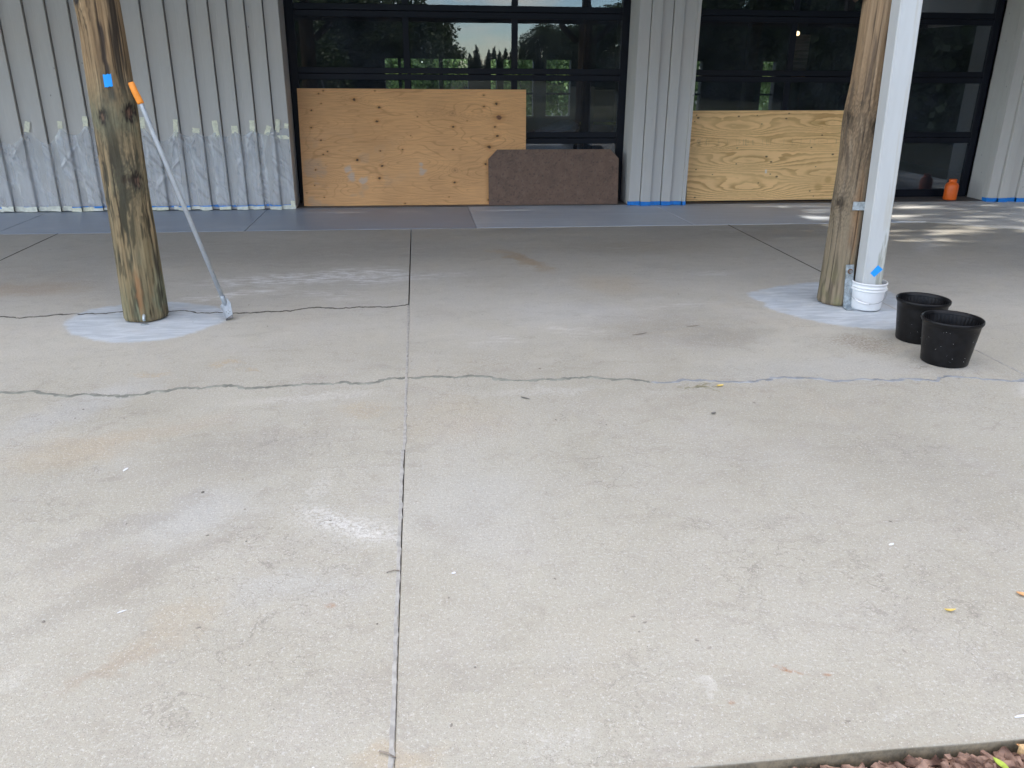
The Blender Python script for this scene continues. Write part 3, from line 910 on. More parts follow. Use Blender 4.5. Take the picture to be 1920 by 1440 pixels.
# ------------------------------------------------------------------ glass overhead doors
YD = 9.50
def glass_door(x0, x1, muls, label):
    d = empty('overhead_door', ((x0 + x1) / 2, YD, 0), label, 'glass door', 'glass overhead doors')
    sw = 0.085
    for a, b in ((x0, x0 + sw), (x1 - sw, x1)):
        box('stile', (a, YD, 0.012), (b, YD + 0.05, 3.30), M['frame'], d, 0.003)
    for a, b in ((x0 - 0.03, x0 - 0.002), (x1 + 0.002, x1 + 0.03)):
        box('jamb_stop', (a, YD - 0.03, 0.012), (b, YD + 0.045, 3.30), M['frame'], d, 0.003)
    zs = [(0.012, 0.10)] + [(z, z + 0.128) for z in (0.648, 1.320, 1.945, 2.60)] + [(3.20, 3.30)]
    for i, (a, b) in enumerate(zs):
        if 0 < i < len(zs) - 1:
            mid = (a + b) / 2
            box('rail', (x0 + sw, YD + 0.003, a), (x1 - sw, YD + 0.047, mid - 0.002), M['frame'], d, 0.003)
            box('rail', (x0 + sw, YD + 0.003, mid + 0.002), (x1 - sw, YD + 0.047, b), M['frame'], d, 0.003)
        else:
            box('rail', (x0 + sw, YD + 0.003, a), (x1 - sw, YD + 0.047, b), M['frame'], d, 0.003)
    xm = [x0 + sw] + [q for m_ in muls for q in (m_ - 0.034, m_ + 0.034)] + [x1 - sw]
    for (a, b), (c_, d_) in zip(zs, zs[1:]):
        for m_ in muls:
            box('mullion', (m_ - 0.034, YD + 0.005, b), (m_ + 0.034, YD + 0.045, c_), M['frame'], d, 0.003)
        for k in range(0, len(xm), 2):
            box('pane', (xm[k], YD + 0.022, b), (xm[k + 1], YD + 0.026, c_), M['glass'], d)
    return d
for bx in ():
    pass
def pane_single(o):
    pass
door1 = glass_door(-1.345, 2.345, [-0.10, 1.075], 'dark framed glass overhead door behind the knotty plywood and the brown board')
door2 = glass_door(3.001, 6.703, [4.235, 5.470], 'dark framed glass overhead door at the right behind the clear grained plywood')
for a, b in ((-1.374, 2.371), (2.974, 6.73)):
    box('header_beam', (a, 9.16, 3.31), (b, 9.55, 3.6), M['wood_dark'], None, 0.004, label='dark timber header over the %s glass door' % ('wide left' if a < 0 else 'right hand'), category='beam') if False else None
sill = simple('door_threshold', (0.10, 0.085, 0.075), 0.6, 0.1, 0.2, 8)
box('threshold', (-1.350, 9.165, 0.0045), (2.344, 9.60, 0.011), sill, door1)
box('threshold', (3.001, 9.165, 0.0045), (6.703, 9.60, 0.011), sill, door2)

# ------------------------------------------------------------------ plywood sheets
def ply_sheet(name, bl, br, tl, tr, thick, mat, colfn, NU, NV, label, cat, edge, parent=None):
    bl, br, tl, tr = map(np.array, (bl, br, tl, tr))
    u, v = np.meshgrid(np.linspace(0, 1, NU), np.linspace(0, 1, NV))
    P = (bl * ((1 - u) * (1 - v))[..., None] + br * (u * (1 - v))[..., None] + tl * ((1 - u) * v)[..., None] + tr * (u * v)[..., None])
    n = np.cross(br - bl, tl - bl); n = n / np.linalg.norm(n)
    if n[1] > 0: n = -n
    col = colfn(u, v).reshape(-1, 3)
    root = empty(name, tuple((bl + br) / 2), label, cat)
    pydata('face', (P + n * 0.0004).reshape(-1, 3), grid_faces(NU, NV), mat, root, False, col)
    c = [bl, br, tr, tl]
    pts = [q - n * 0.0004 for q in c] + [q - n * thick for q in c]
    pydata('core', pts, [(0, 1, 2, 3), (7, 6, 5, 4), (0, 4, 5, 1), (1, 5, 6, 2), (2, 6, 7, 3), (3, 7, 4, 0)], edge, root)
    return root, n

def knots_uv(lst):
    out = []
    for x, y, s in lst:
        v_ = (y - 470) / 622.0
        xl = 105 + 42 * v_
        out.append(((x - xl) / (1318 - xl), 1 - v_, s))
    return out
K1 = knots_uv([(402, 527, .020), (533, 567, .016), (522, 640, .018), (925, 668, .016), (1157, 545, .018), (1090, 560, .013), (1172, 618, .034), (1163, 717, .018), (1150, 668, .012), (1119, 776, .024),
               (657, 790, .010), (925, 790, .010), (420, 845, .018), (550, 877, .016), (537, 943, .018), (935, 968, .015), (265, 800, .010), (243, 815, .010), (205, 897, .010), (672, 1082, .010), (180, 583, .011),
               (180, 673, .012), (230, 740, .011), (1100, 868, .016), (1088, 500, .010), (217, 497, .010), (240, 482, .009), (540, 797, .010), (1118, 1065, .012), (230, 548, .008), (735, 615, .007), (1000, 636, .007), (700, 716, .006), (160, 1020, .008), (250, 1045, .008), (200, 980, .008), (905, 1048, .007), (510, 480, .008)])
L1 = knots_uv([(922, 597, .032), (935, 903, .034)])
def ply1(u, v):
    x, z = u * 2.44, v * 1.22
    wx, wz = x.copy(), z.copy()
    for ku, kv, s in K1 + L1:
        dx, dz = x - ku * 2.44, z - kv * 1.22
        g = np.exp(-((dx / (s * 5)) ** 2 + (dz / (s * 2.6)) ** 2))
        wz = wz + g * np.sign(dz) * s * 1.6 * (1 - np.exp(-np.abs(dz) / (s * .7)))
    h = fbm(wx * 0.55, wz * 2.6, 1.0, 3, 0.45) * 1.5 + fbm(wx * 2.2, wz * 7, 3.0, 2) * 0.16
    lines = np.abs(((h * 7.0) % 1.0) - 0.5) * 2
    ln = sstep(0.72, 0.99, lines) * sstep(-.5, .3, fbm(x * 1.5, z * 4, 17.0, 2) + .15)
    fine = fbm(wx * 3, wz * 150, 5.0, 3, 0.6)
    base = np.array([0.68, 0.365, 0.155])
    c = np.empty(u.shape + (3,)); c[:] = base
    tone = fbm(x * 1.2, z * 2.0, 8.0, 4)
    c *= (1 + 0.16 * tone)[..., None]
    red = sstep(0.45, 0.0, u) * 0.5
    c = c * (1 - red[..., None] * 0.35) + np.array([0.42, 0.245, 0.125]) * red[..., None] * 0.35
    c = c * (1 - 0.45 * ln[..., None]) + np.array([0.40, 0.20, 0.07]) * 0.45 * ln[..., None]
    c *= (1 + 0.16 * fine)[..., None]
    gz = sstep(0.15, 0.5, fbm(x * 3.5, z * 4.5, 12.0, 4)) * sstep(1.5, .2, x) * sstep(0.9, 0.3, z)
    c = c * (1 - 0.35 * gz[..., None]) + np.array([0.33, 0.29, 0.24]) * 0.35 * gz[..., None]
    for px_, py_, r_ in ((0.20, 0.32, .05), (0.215, 0.25, .06), (0.53, 0.36, .04), (0.53, 0.30, .055), (0.27, 0.22, .05)):
        d = np.hypot((u - px_) * 2.44, (v - py_) * 1.22) + 0.03 * fbm(x * 14, z * 14, 2.0, 3)
        k = sstep(r_, r_ * .4, d)[..., None] * 0.5
        c = c * (1 - k) + np.array([0.45, 0.44, 0.42]) * k
    for ku, kv, s in K1:
        dx, dz = x - ku * 2.44, z - kv * 1.22
        d = np.hypot(dx / 1.25, dz) + s * 0.25 * fbm(x * 60, z * 60, 3.0, 2)
        halo = sstep(s * 2.4, s * 0.7, d)[..., None] * 0.5
        c = c * (1 - halo) + np.array([0.52, 0.24, 0.07]) * halo
        k = sstep(s * 0.85, s * 0.5, d)[..., None]
        kc = np.array([0.10, 0.045, 0.025]) if s > .030 else np.array([0.055, 0.032, 0.02])
        if s > .03: kc = np.array([0.16, 0.07, 0.045])
        c = c * (1 - k) + kc * k
        tail = np.exp(-((dx / (s * 2.2)) ** 2 + (dz / (s * .25)) ** 2))[..., None] * 0.45
        c = c * (1 - tail) + np.array([0.22, 0.10, 0.035]) * tail
    for ku, kv, s in L1:
        d = np.hypot((x - ku * 2.44) / 1.2, z - kv * 1.22)
        ring = 0.35 + 0.25 * np.sin(d / s * 9)
        k = (sstep(s * 1.3, s * .3, d) * ring)[..., None]
        c = c * (1 - k) + np.array([0.28, 0.14, 0.06]) * k
    return c
ply_sheet('plywood_sheet', (-1.283, 9.255, 0.012), (1.186, 9.255, 0.006), (-1.283, 9.46, 1.232), (1.201, 9.46, 1.229), 0.018, M['ply'], ply1, 520, 260,
          'large knotty plywood sheet leaning in the left doorway', 'plywood', M['ply_edge'])

def ply2(u, v):
    x, z = u * 2.44, v * 1.02
    cx = [(0.62, .82, .45, .085), (0.70, .44, .5, .085), (0.72, .13, .55, .10), (1.5, .66, .9, .07), (1.75, .86, .4, .07), (1.8, .28, .7, .08), (.2, .62, .3, .05)]
    h = z * 2.0 + 0.20 * fbm(x * 0.5, z * 1.3, 21.0, 3, 0.4)
    for a, b, rx, rz in cx:
        h = h + 0.42 * np.exp(-(((x - a) / rx) ** 2 + ((z - b) / rz) ** 2))
    h = h + 0.02 * fbm(x * 9, z * 30, 2.0, 2)
    fr_ = (h * 11.0) % 1.0
    ln = sstep(0.30, 0.85, fr_) * sstep(1.0, 0.93, fr_)
    wid = 0.55 + 0.45 * sstep(-.3, .4, fbm(x * 1.3, z * 5, 30.0, 2))
    c = np.empty(u.shape + (3,)); c[:] = np.array([0.90, 0.585, 0.27])
    c *= (1 + 0.08 * fbm(x * 1.5, z * 3, 9.0, 3))[..., None]
    k = (ln * wid * 0.75)[..., None]
    c = c * (1 - k) + np.array([0.50, 0.265, 0.09]) * k
    c *= (1 + 0.07 * fbm(x * 3, z * 140, 6.0, 2))[..., None]
    for a, b, rx, rz in ((1.55, .88, .13, .035), (1.95, .85, .11, .035), (1.72, .23, .05, .05), (1.6, .14, .06, .05)):
        kk = (sstep(1.2, 0.4, np.hypot((x - a) / rx, (z - b) / rz)) * .5)[..., None]
        c = c * (1 - kk) + np.array([0.47, 0.26, 0.08]) * kk
    rr = random.Random(8)
    kn = [(0.08, .97), (0.10, .94), (0.06, .90), (0.58, .955), (0.86, .87), (0.58, .60), (0.94, .50), (0.80, .965), (1.15, .93), (1.18, .985), (1.48, .60), (1.60, .74), (0.58, .42), (1.0, .44), (0.30, .30), (1.0, .30), (1.55, .38), (0.86, .20), (1.5, .10), (1.75, .52), (1.9, .6), (0.12, .66), (0.10, .36), (1.08, .27), (1.55, .04), (0.1, .04)]
    for a, b in kn:
        s = rr.uniform(.006, .013)
        dx, dz = x - a, z - b
        k = (sstep(s * 1.1, s * .5, np.hypot(dx / 1.5, dz)) * 0.9)[..., None]
        c = c * (1 - k) + np.array([0.09, 0.05, 0.025]) * k
    # faint grade stamping: a row of thin upright ink strokes
    st = np.zeros_like(x)
    xs2 = 0.05
    while xs2 < 1.95:
        xs2 += rr.choice((.012, .018, .03, .05, .11))
        hh = rr.choice((.05, .07, .07, .09))
        st = np.maximum(st, (np.abs(x - xs2) < .0035) * (np.abs(z - .665) < hh / 2) * rr.uniform(.15, .5))
        if rr.random() < .4:
            st = np.maximum(st, (np.abs(x - xs2 - .012) < .012) * (np.abs(z - .665 - hh / 2 * rr.choice((-1, 0, 1))) < .004) * .4)
    c = c * (1 - 0.6 * st[..., None]) + np.array([0.12, 0.09, 0.07]) * 0.6 * st[..., None]
    k = ((np.abs(x - 0.945) < .011) * (np.abs(z - .33) < .022))[..., None] * 0.7
    c = c * (1 - k) + np.array([0.75, 0.73, 0.68]) * k
    return c
ply_sheet('plywood_sheet', (3.070, 9.262, 0.024), (5.50, 9.262, 0.030), (3.090, 9.46, 1.012), (5.535, 9.46, 1.022), 0.018, M['ply'], ply2, 520, 220,
          'pale plywood sheet with wide swirling grain leaning in the right doorway', 'plywood', M['ply_edge'])
for i, xx_ in enumerate((3.25, 5.3)):
    pass

def brown(u, v):
    x, z = u * 1.48, v * .605
    c = np.empty(u.shape + (3,)); c[:] = np.array([0.158, 0.092, 0.060])
    n = fbm(x * 9, z * 9, 3.0, 5, .65)
    c *= (1 + 0.22 * n)[..., None]
    k = (sstep(.25, .6, fbm(x * 40, z * 40, 5.0, 2)) * .5)[..., None]
    c = c * (1 - k) + np.array([0.055, 0.035, 0.028]) * k
    k = (sstep(.35, .7, fbm(x * 30, z * 30, 15.0, 2)) * .35)[..., None]
    c = c * (1 - k) + np.array([0.21, 0.15, 0.11]) * k
    sc = np.zeros_like(x)
    for a, b, s in ((.3, .02, 1.2), (1.0, .0, 9), (.86, .0, 30), (.2, .45, .3)):
        sc = np.maximum(sc, sstep(.004, .001, np.abs((z - b) - (x - a) * s) / math.hypot(1, s)) * sstep(.1, .5, fbm(x * 6, z * 6, a * 9, 2) + .3))
    c = c * (1 - .3 * sc[..., None]) + np.array([0.24, 0.18, 0.14]) * .3 * sc[..., None]
    return c
def brown_board():
    W, Hh, T, ch = 1.478, 0.602, 0.008, 0.10
    root = empty('hardboard_panel', (1.5, 9.19, 0), 'brown hardboard panel with clipped top corners leaning on the plywood', 'board')
    bl = np.array([0.762, 9.185, 0.012]); ux = np.array([1.0, 0.004, 0.0]); uz = np.array([0.0, 0.085, 0.605]); uz = uz / np.linalg.norm(uz)
    n = np.cross(ux, uz); n = n / np.linalg.norm(n)
    if n[1] > 0: n = -n
    NU, NV = 220, 90
    u, v = np.meshgrid(np.linspace(0, 1, NU), np.linspace(0, 1, NV))
    inset = np.maximum(0, v * Hh - (Hh - ch)) / ch * ch
    xx = inset + u * (W - 2 * inset)
    P = bl + xx[..., None] * ux + (v * Hh)[..., None] * uz
    pydata('face', (P + n * .0004).reshape(-1, 3), grid_faces(NU, NV), M['hard'], root, False, brown(xx / W, v).reshape(-1, 3))
    o = [(0, 0), (W, 0), (W, Hh - ch), (W - ch, Hh), (ch, Hh), (0, Hh - ch)]
    A = [bl + a * ux + b * uz - n * 0.0003 for a, b in o]
    B = [p - n * T for p in A]
    pydata('core', A + B, [(0, 1, 2, 3, 4, 5), (11, 10, 9, 8, 7, 6)] + [(i, i + 6, (i + 1) % 6 + 6, (i + 1) % 6) for i in range(6)], simple('hardboard_edge', (0.20, 0.14, 0.10), .8), root)
M['hard'] = vcol_mat('hardboard_face', 0.55, 0.2, (60, 60, 60), 0.4, bdist=0.001)
brown_board()

# ------------------------------------------------------------------ log posts
def log_post(name, base, top, r0, r1, knots, colour, label, seed, streaks, taper_pow=1.0):
    root = empty(name, base, label, 'post')
    NA, NZ2 = 128, 420
    ztop = top[2]
    A, Z = np.meshgrid(np.linspace(0, 2 * math.pi, NA, endpoint=False), np.linspace(0, 1, NZ2))
    fd = Vector((0 - base[0], 0 - base[1])).normalized()     # side facing the patio
    rd = Vector((-fd.y, fd.x))
    if rd.x < 0: rd = -rd
    z = Z * ztop
    rad = r0 + (r1 - r0) * Z ** taper_pow
    u = A.copy(); u = np.where(u > math.pi, u - 2 * math.pi, u)
    ca, sa = np.cos(A), np.sin(A)
    nx, ny = ca * 2.2, sa * 2.2
    d = 0.012 * fbm(nx * .5, ny * .5, z * 0.8 + seed, 3) + 0.0035 * fbm(nx * 5, ny * 5, z * 1.1 + seed, 3)
    wz, wu = z.copy(), u.copy()
    for ka, kz, ks, typ in knots:
        ka = math.radians(ka)
        du = (u - ka) * rad
        dz = z - kz
        g = np.exp(-((du / (ks * 1.9)) ** 2 + (dz / (ks * 3.2)) ** 2))
        d = d + 0.30 * ks * g
        wu = wu + g * np.sign(du) * ks / rad * 0.9 * (1 - np.exp(-np.abs(du) / (ks * .5)))
        hole = sstep(ks * .9, ks * .3, np.hypot(du, dz * .75))
        d = d - 0.22 * ks * hole
    check = np.zeros_like(z)
    for ca_, z0, z1, dep in streaks['checks']:
        du = (u - math.radians(ca_) - 0.05 * fbm(z * 2.1, ca_, 0, 2)) * rad
        k = sstep(.004, .0005, np.abs(du)) * sstep(z0, z0 + .06, z) * sstep(z1, z1 - .06, z)
        check = np.maximum(check, k)
        d = d - dep * k
    edge_round = sstep(0.0, 0.018, z)
    R_ = (rad + d) * (0.95 + 0.05 * edge_round)
    # radial direction: angle 0 faces the patio, positive turns to the right
    px_ = base[0] + (top[0] - base[0]) * Z + R_ * (fd.x * ca + rd.x * sa)
    py_ = base[1] + (top[1] - base[1]) * Z + R_ * (fd.y * ca + rd.y * sa)
    col = colour(wu, z, rad, nx, ny, u)
    for ka, kz, ks, typ in knots:
        du = (u - math.radians(ka)) * rad
        dd = np.hypot(du, (z - kz) * .68) + ks * .55 * fbm(nx * 7, ny * 7, z * 16, 3)
        ring = (0.5 + 0.5 * np.sin(dd / ks * 8.0)) * np.exp(-dd / (ks * 1.7)) * (0.75 if typ < 2 else 0.25)
        rk = ring[..., None]
        col = col * (1 - rk) + np.array([0.035, 0.030, 0.022]) * rk
        if typ == 2:
            rk2 = ((0.5 + 0.5 * np.sin(dd / ks * 11.0)) * np.exp(-dd / (ks * 2.2)) * 0.95)[..., None]
            col = col * (1 - rk2) + np.array([0.05, 0.04, 0.028]) * rk2
            k = sstep(ks * .75, ks * .2, dd)[..., None] * .9
            col = col * (1 - k) + np.array([0.045, 0.034, 0.024]) * k
            continue
        if typ == 0:
            hal = (np.exp(-(dd / (ks * 2.6)) ** 2) * 0.42)[..., None]
            col = col * (1 - hal) + np.array([0.15, 0.155, 0.105]) * hal
        k = sstep(ks * 1.0, ks * .55, dd)[..., None]
        inner = sstep(ks * .45, ks * .1, dd)[..., None]
        kc = np.array([0.022, 0.017, 0.014]) * (1 - inner * .9) + np.array([0.16, 0.095, 0.065] if typ == 0 else [0.035, 0.028, 0.022]) * inner * .9
        col = col * (1 - k) + kc * k
    col = col * (1 - .85 * check[..., None]) + np.array([.015, .012, .010]) * .85 * check[..., None]
    v = np.stack([px_, py_, z + base[2]], -1).reshape(-1, 3)
    f = grid_faces(NA, NZ2, 0, True)
    f.append(tuple(range(NA))[::-1])
    f.append(tuple(range((NZ2 - 1) * NA, NZ2 * NA)))
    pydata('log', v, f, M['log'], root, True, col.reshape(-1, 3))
    lathe('standoff', [(r0 * .78, -.011), (r0 * .78, .004)], base, M['bolt'], root, 32)
    return root, fd, rd

def mixc(c, k, b):
    k = np.clip(k, 0, 1)[..., None]
    return c * (1 - k) + np.array(b) * k

def colA(u, z, rad, nx, ny, u0):
    s = u * rad
    c = np.empty(u.shape + (3,)); c[:] = (0.27, 0.195, 0.110)
    c = mixc(c, sstep(-.2, .5, fbm(s * 14, z * 0.9, 1.0, 3)) * .8, (0.185, 0.140, 0.085))
    c = mixc(c, sstep(.0, .6, fbm(s * 9, z * 1.7, 31.0, 3)) * .65, (0.36, 0.275, 0.165))
    c = mixc(c, sstep(.1, .6, fbm(s * 38, z * 2.0, 37.0, 3)) * .6, (0.40, 0.31, 0.19))
    c *= (1 + .42 * fbm(s * 75, z * 2.4, 5.0, 3))[..., None]
    c = mixc(c, sstep(1.15, 1.6, z) * .35, (0.25, 0.165, 0.095))
    ga = sstep(.85, .05, z) * sstep(-.45, .30, fbm(s * 7, z * 2.2, 44.0, 4))
    c = mixc(c, ga * .6, (0.165, 0.165, 0.100))
    c = mixc(c, sstep(.55, .0, z) * sstep(0.05, .40, fbm(s * 13, z * 3.0, 54.0, 4)) * .65, (0.20, 0.255, 0.185))
    c = mixc(c, np.exp(-((z - 1.15) / .12) ** 2) * .6 * sstep(-.4, .3, fbm(s * 9, z * 5, 66.0, 3)), (0.15, 0.165, 0.110))
    c = mixc(c, np.exp(-((z - .84) / .08) ** 2) * .5 * sstep(-.3, .3, fbm(s * 9, z * 5, 68.0, 3)), (0.15, 0.165, 0.110))
    # dark treatment streaks, long above and flame-like below
    bl = sstep(.22, .50, fbm(s * 15, z * 1.8, 71.0, 4, .55)) * sstep(1.5, .9, z)
    c = mixc(c, bl * .9, (0.026, 0.021, 0.015))
    bl2 = sstep(.18, .45, fbm(s * 30, z * 4.2, 91.0, 3, .6)) * sstep(1.15, .85, z)
    c = mixc(c, bl2 * .8, (0.035, 0.028, 0.018))
    bl3 = sstep(.22, .48, fbm(s * 26, z * 7.5, 97.0, 3, .6)) * sstep(.55, .65, z) * sstep(1.1, .95, z)
    c = mixc(c, bl3 * .85, (0.030, 0.024, 0.018))
    fine = sstep(.28, .55, fbm(s * 110, z * 2.2, 99.0, 3, .6))
    c = mixc(c, fine * .6, (0.05, 0.038, 0.024))
    c = np.clip(c, .005, 1) ** 1.12 * 1.06
    c = mixc(c, sstep(1.3, .2, z) * .22, (0.15, 0.16, 0.10))
    w = s - rad * .62 - .012 * fbm(z * 3.0, .3, 0, 3)
    c = mixc(c, sstep(.045, .022, np.abs(w)) * sstep(1.16, 1.34, z) * sstep(-.75, .0, fbm(s * 70, z * 2, 3.0, 2)) * .93, (0.018, 0.015, 0.012))
    w = s + .012 + .02 * (z - 1.55)
    c = mixc(c, sstep(.018, .007, np.abs(w + .008 * fbm(z * 9, 1.3, 0, 2))) * sstep(1.23, 1.28, z) * sstep(1.68, 1.62, z) * .9, (0.03, 0.024, 0.022))
    w = s - .028
    c = mixc(c, sstep(.007, .002, np.abs(w)) * sstep(1.38, 1.45, z) * sstep(1.66, 1.6, z) * .8, (0.035, 0.027, 0.022))
    w = s - rad * .95 - .02 * fbm(z * 5, 2.3, 0, 2)
    c = mixc(c, sstep(.035, .012, np.abs(w)) * sstep(.75, .3, z) * sstep(-.5, .1, fbm(s * 60, z * 3, 13.0, 2)) * .9, (0.026, 0.02, 0.014))
    k = sstep(1.1, .3, np.hypot((s + .026 - .02 * (.25 - z)) / .026, (z - .17) / .17) + .5 * fbm(s * 40, z * 12, 8.0, 3))
    c = mixc(c, k * .65, (0.27, 0.130, 0.055))
    return np.clip(c, .01, 1)

post1, fd1, rd1 = log_post('log_post', (-1.700, 5.012, 0.010), (-1.683, 5.012, 2.115), 0.127, 0.107,
    [(-34, 1.175, .036, 0), (38, 1.195, .042, 0), (27, .835, .040, 0), (0, .835, .030, 2), (-62, 1.765, .03, 1), (170, .6, .03, 0), (150, 1.5, .03, 0)], colA,
    'weathered dark streaked log post with the scraper leaning on it', 2.0,
    {'checks': [(12, 0, .10, .02), (-30, .2, 1.0, .003), (50, .3, .9, .003), (-8, 1.3, 2.1, .004), (20, 1.35, 1.7, .003), (-50, .1, .5, .003)]})

def colB(u, z, rad, nx, ny, u0):
    s = u * rad
    c = np.empty(u.shape + (3,)); c[:] = (0.27, 0.195, 0.125)
    c = mixc(c, sstep(-.2, .5, fbm(s * 12, z * .8, 101.0, 3)) * .8, (0.20, 0.140, 0.085))
    c = mixc(c, sstep(.1, .6, fbm(s * 16, z * 1.3, 131.0, 3)) * .6, (0.33, 0.26, 0.18))
    c *= (1 + .40 * fbm(s * 75, z * 2.0, 105.0, 3))[..., None]
    c = mixc(c, sstep(.25, .55, fbm(s * 110, z * 1.8, 199.0, 3, .6)) * .55, (0.06, 0.045, 0.032))
    c = mixc(c, sstep(1.1, .5, z) * .55, (0.235, 0.205, 0.150))
    k = sstep(.012, .05, s) * sstep(.09, .06, s) * sstep(.10, .3, z) * sstep(1.0, .6, z) * sstep(-.5, .2, fbm(s * 20, z * 2, 3.0, 3))
    c = mixc(c, k * .7, (0.27, 0.145, 0.065))
    k = sstep(1.0, 1.3, z)
    c = mixc(c, k * .5, (0.27, 0.175, 0.095))
    bl = sstep(.26, .58, fbm(s * 17, z * 1.7, 171.0, 4, .55))
    c = mixc(c, bl * .65, (0.06, 0.045, 0.035))
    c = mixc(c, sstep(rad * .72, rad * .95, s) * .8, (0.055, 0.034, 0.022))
    ga = sstep(.40, .0, z) * sstep(-.4, .4, fbm(s * 12, z * 5, 144.0, 4))
    c = mixc(c, ga * .6, (0.185, 0.180, 0.085))
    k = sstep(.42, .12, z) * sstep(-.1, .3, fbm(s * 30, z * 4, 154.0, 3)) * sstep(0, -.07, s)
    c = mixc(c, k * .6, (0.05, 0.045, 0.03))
    return np.clip(c, .01, 1)

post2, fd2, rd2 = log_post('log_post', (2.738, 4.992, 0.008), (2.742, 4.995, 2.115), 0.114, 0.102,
    [(-33, .655, .040, 2), (-46, 1.16, .050, 2), (48, 1.12, .05, 2), (120, 1.5, .03, 1), (-150, .9, .03, 1)], colB,
    'brown log post strapped beside the white downspout at the right', 40.0,
    {'checks': [(-25, .05, .55, .003), (10, .7, 1.9, .003), (-12, 1.2, 2.1, .003), (30, .2, .8, .003), (-45, .1, .6, .003)]})

def on_post(root_base, fd, rd, a, r, z):
    a = math.radians(a)
    return Vector((root_base[0] + r * (fd.x * math.cos(a) + rd.x * math.sin(a)), root_base[1] + r * (fd.y * math.cos(a) + rd.y * math.sin(a)), z))
# tape square on the left post
def tape_on_post(base, fd, rd, rad, a0, a1, z0, z1, mat, parent):
    v, f = [], []
    N, K = 8, 5
    for lay in (0.0, 0.0012):
        for j in range(K):
            for i in range(N):
                a = a0 + (a1 - a0) * i / (N - 1)
                zz = z0 + (z1 - z0) * j / (K - 1) + (0.002 * math.sin(i * 1.9) if j in (0, K - 1) else 0) + 0.006 * (i / (N - 1) - .5)
                v.append(on_post(base, fd, rd, a, rad + lay, zz))
    f = grid_faces(N, K, N * K) + [q[::-1] for q in grid_faces(N, K)]
    return pydata('tape_square', v, f, mat, parent, True)
tape_on_post((-1.689, 5.012), fd1, rd1, .1195, -16.5, 3.5, 1.340, 1.404, M['bright_tape'], post1)
# steel anchor stub at the post foot
p0 = on_post((-1.70, 5.012), fd1, rd1, -8, .131, .02)
tube('anchor_stub', [p0 + Vector((0, 0.02, .05)), p0 + Vector((.004, -.012, .02)), p0 + Vector((.006, -.02, 0.004))], .008, M['galv'], post1, 8)
box('anchor_foot', (p0.x - .012, p0.y - .034, .004), (p0.x + .026, p0.y - .012, .008), M['galv'], post1)
# galvanised strap with bolt on the right post
sv = [(2.7165, 4.868), (2.776, 4.872)]
bm = bmesh.new()
for a in range(1):
    pts = [(2.724, 4.846, .006), (2.786, 4.850, .006), (2.765, 4.868, .285), (2.710, 4.864, .285)]
    n_ = Vector((0.04, -1, .06)).normalized()
    A = [bm.verts.new(Vector(p)) for p in pts]
    B = [bm.verts.new(Vector(p) + Vector((0, .006, 0))) for p in pts]
    bm.faces.new(A); bm.faces.new(B[::-1])
    for i in range(4):
        bm.faces.new((A[i], B[i], B[(i + 1) % 4], A[(i + 1) % 4]))
strap_ = from_bm('steel_strap', bm, M['galv'], post2)
box('strap_foot', (2.722, 4.79, .0045), (2.79, 4.852, .0085), M['galv'], post2)
def disc(name, c, n, r, h, mat, parent, seg=20):
    n = Vector(n).normalized()
    v, f = tube_geo([Vector(c), Vector(c) + n * h], r, seg)
    return pydata(name, v, f, mat, parent)
disc('washer', (2.741, 4.8645, .243), (0.04, -1, .06), .0175, .004, M['bolt'], strap_)
disc('bolt_head', (2.741, 4.861, .243), (0.04, -1, .06), .010, .010, M['wire'], strap_, 6)
# clip between post and downspout
pydata('steel_clip', [(2.700, 4.880, .632), (2.775, 4.868, .632), (2.775, 4.868, .684), (2.700, 4.880, .684), (2.700, 4.884, .632), (2.775, 4.874, .632), (2.775, 4.874, .684), (2.700, 4.884, .684)],
       [(0, 1, 2, 3), (7, 6, 5, 4), (0, 4, 5, 1), (1, 5, 6, 2), (2, 6, 7, 3), (3, 7, 4, 0)], M['galv'], post2)

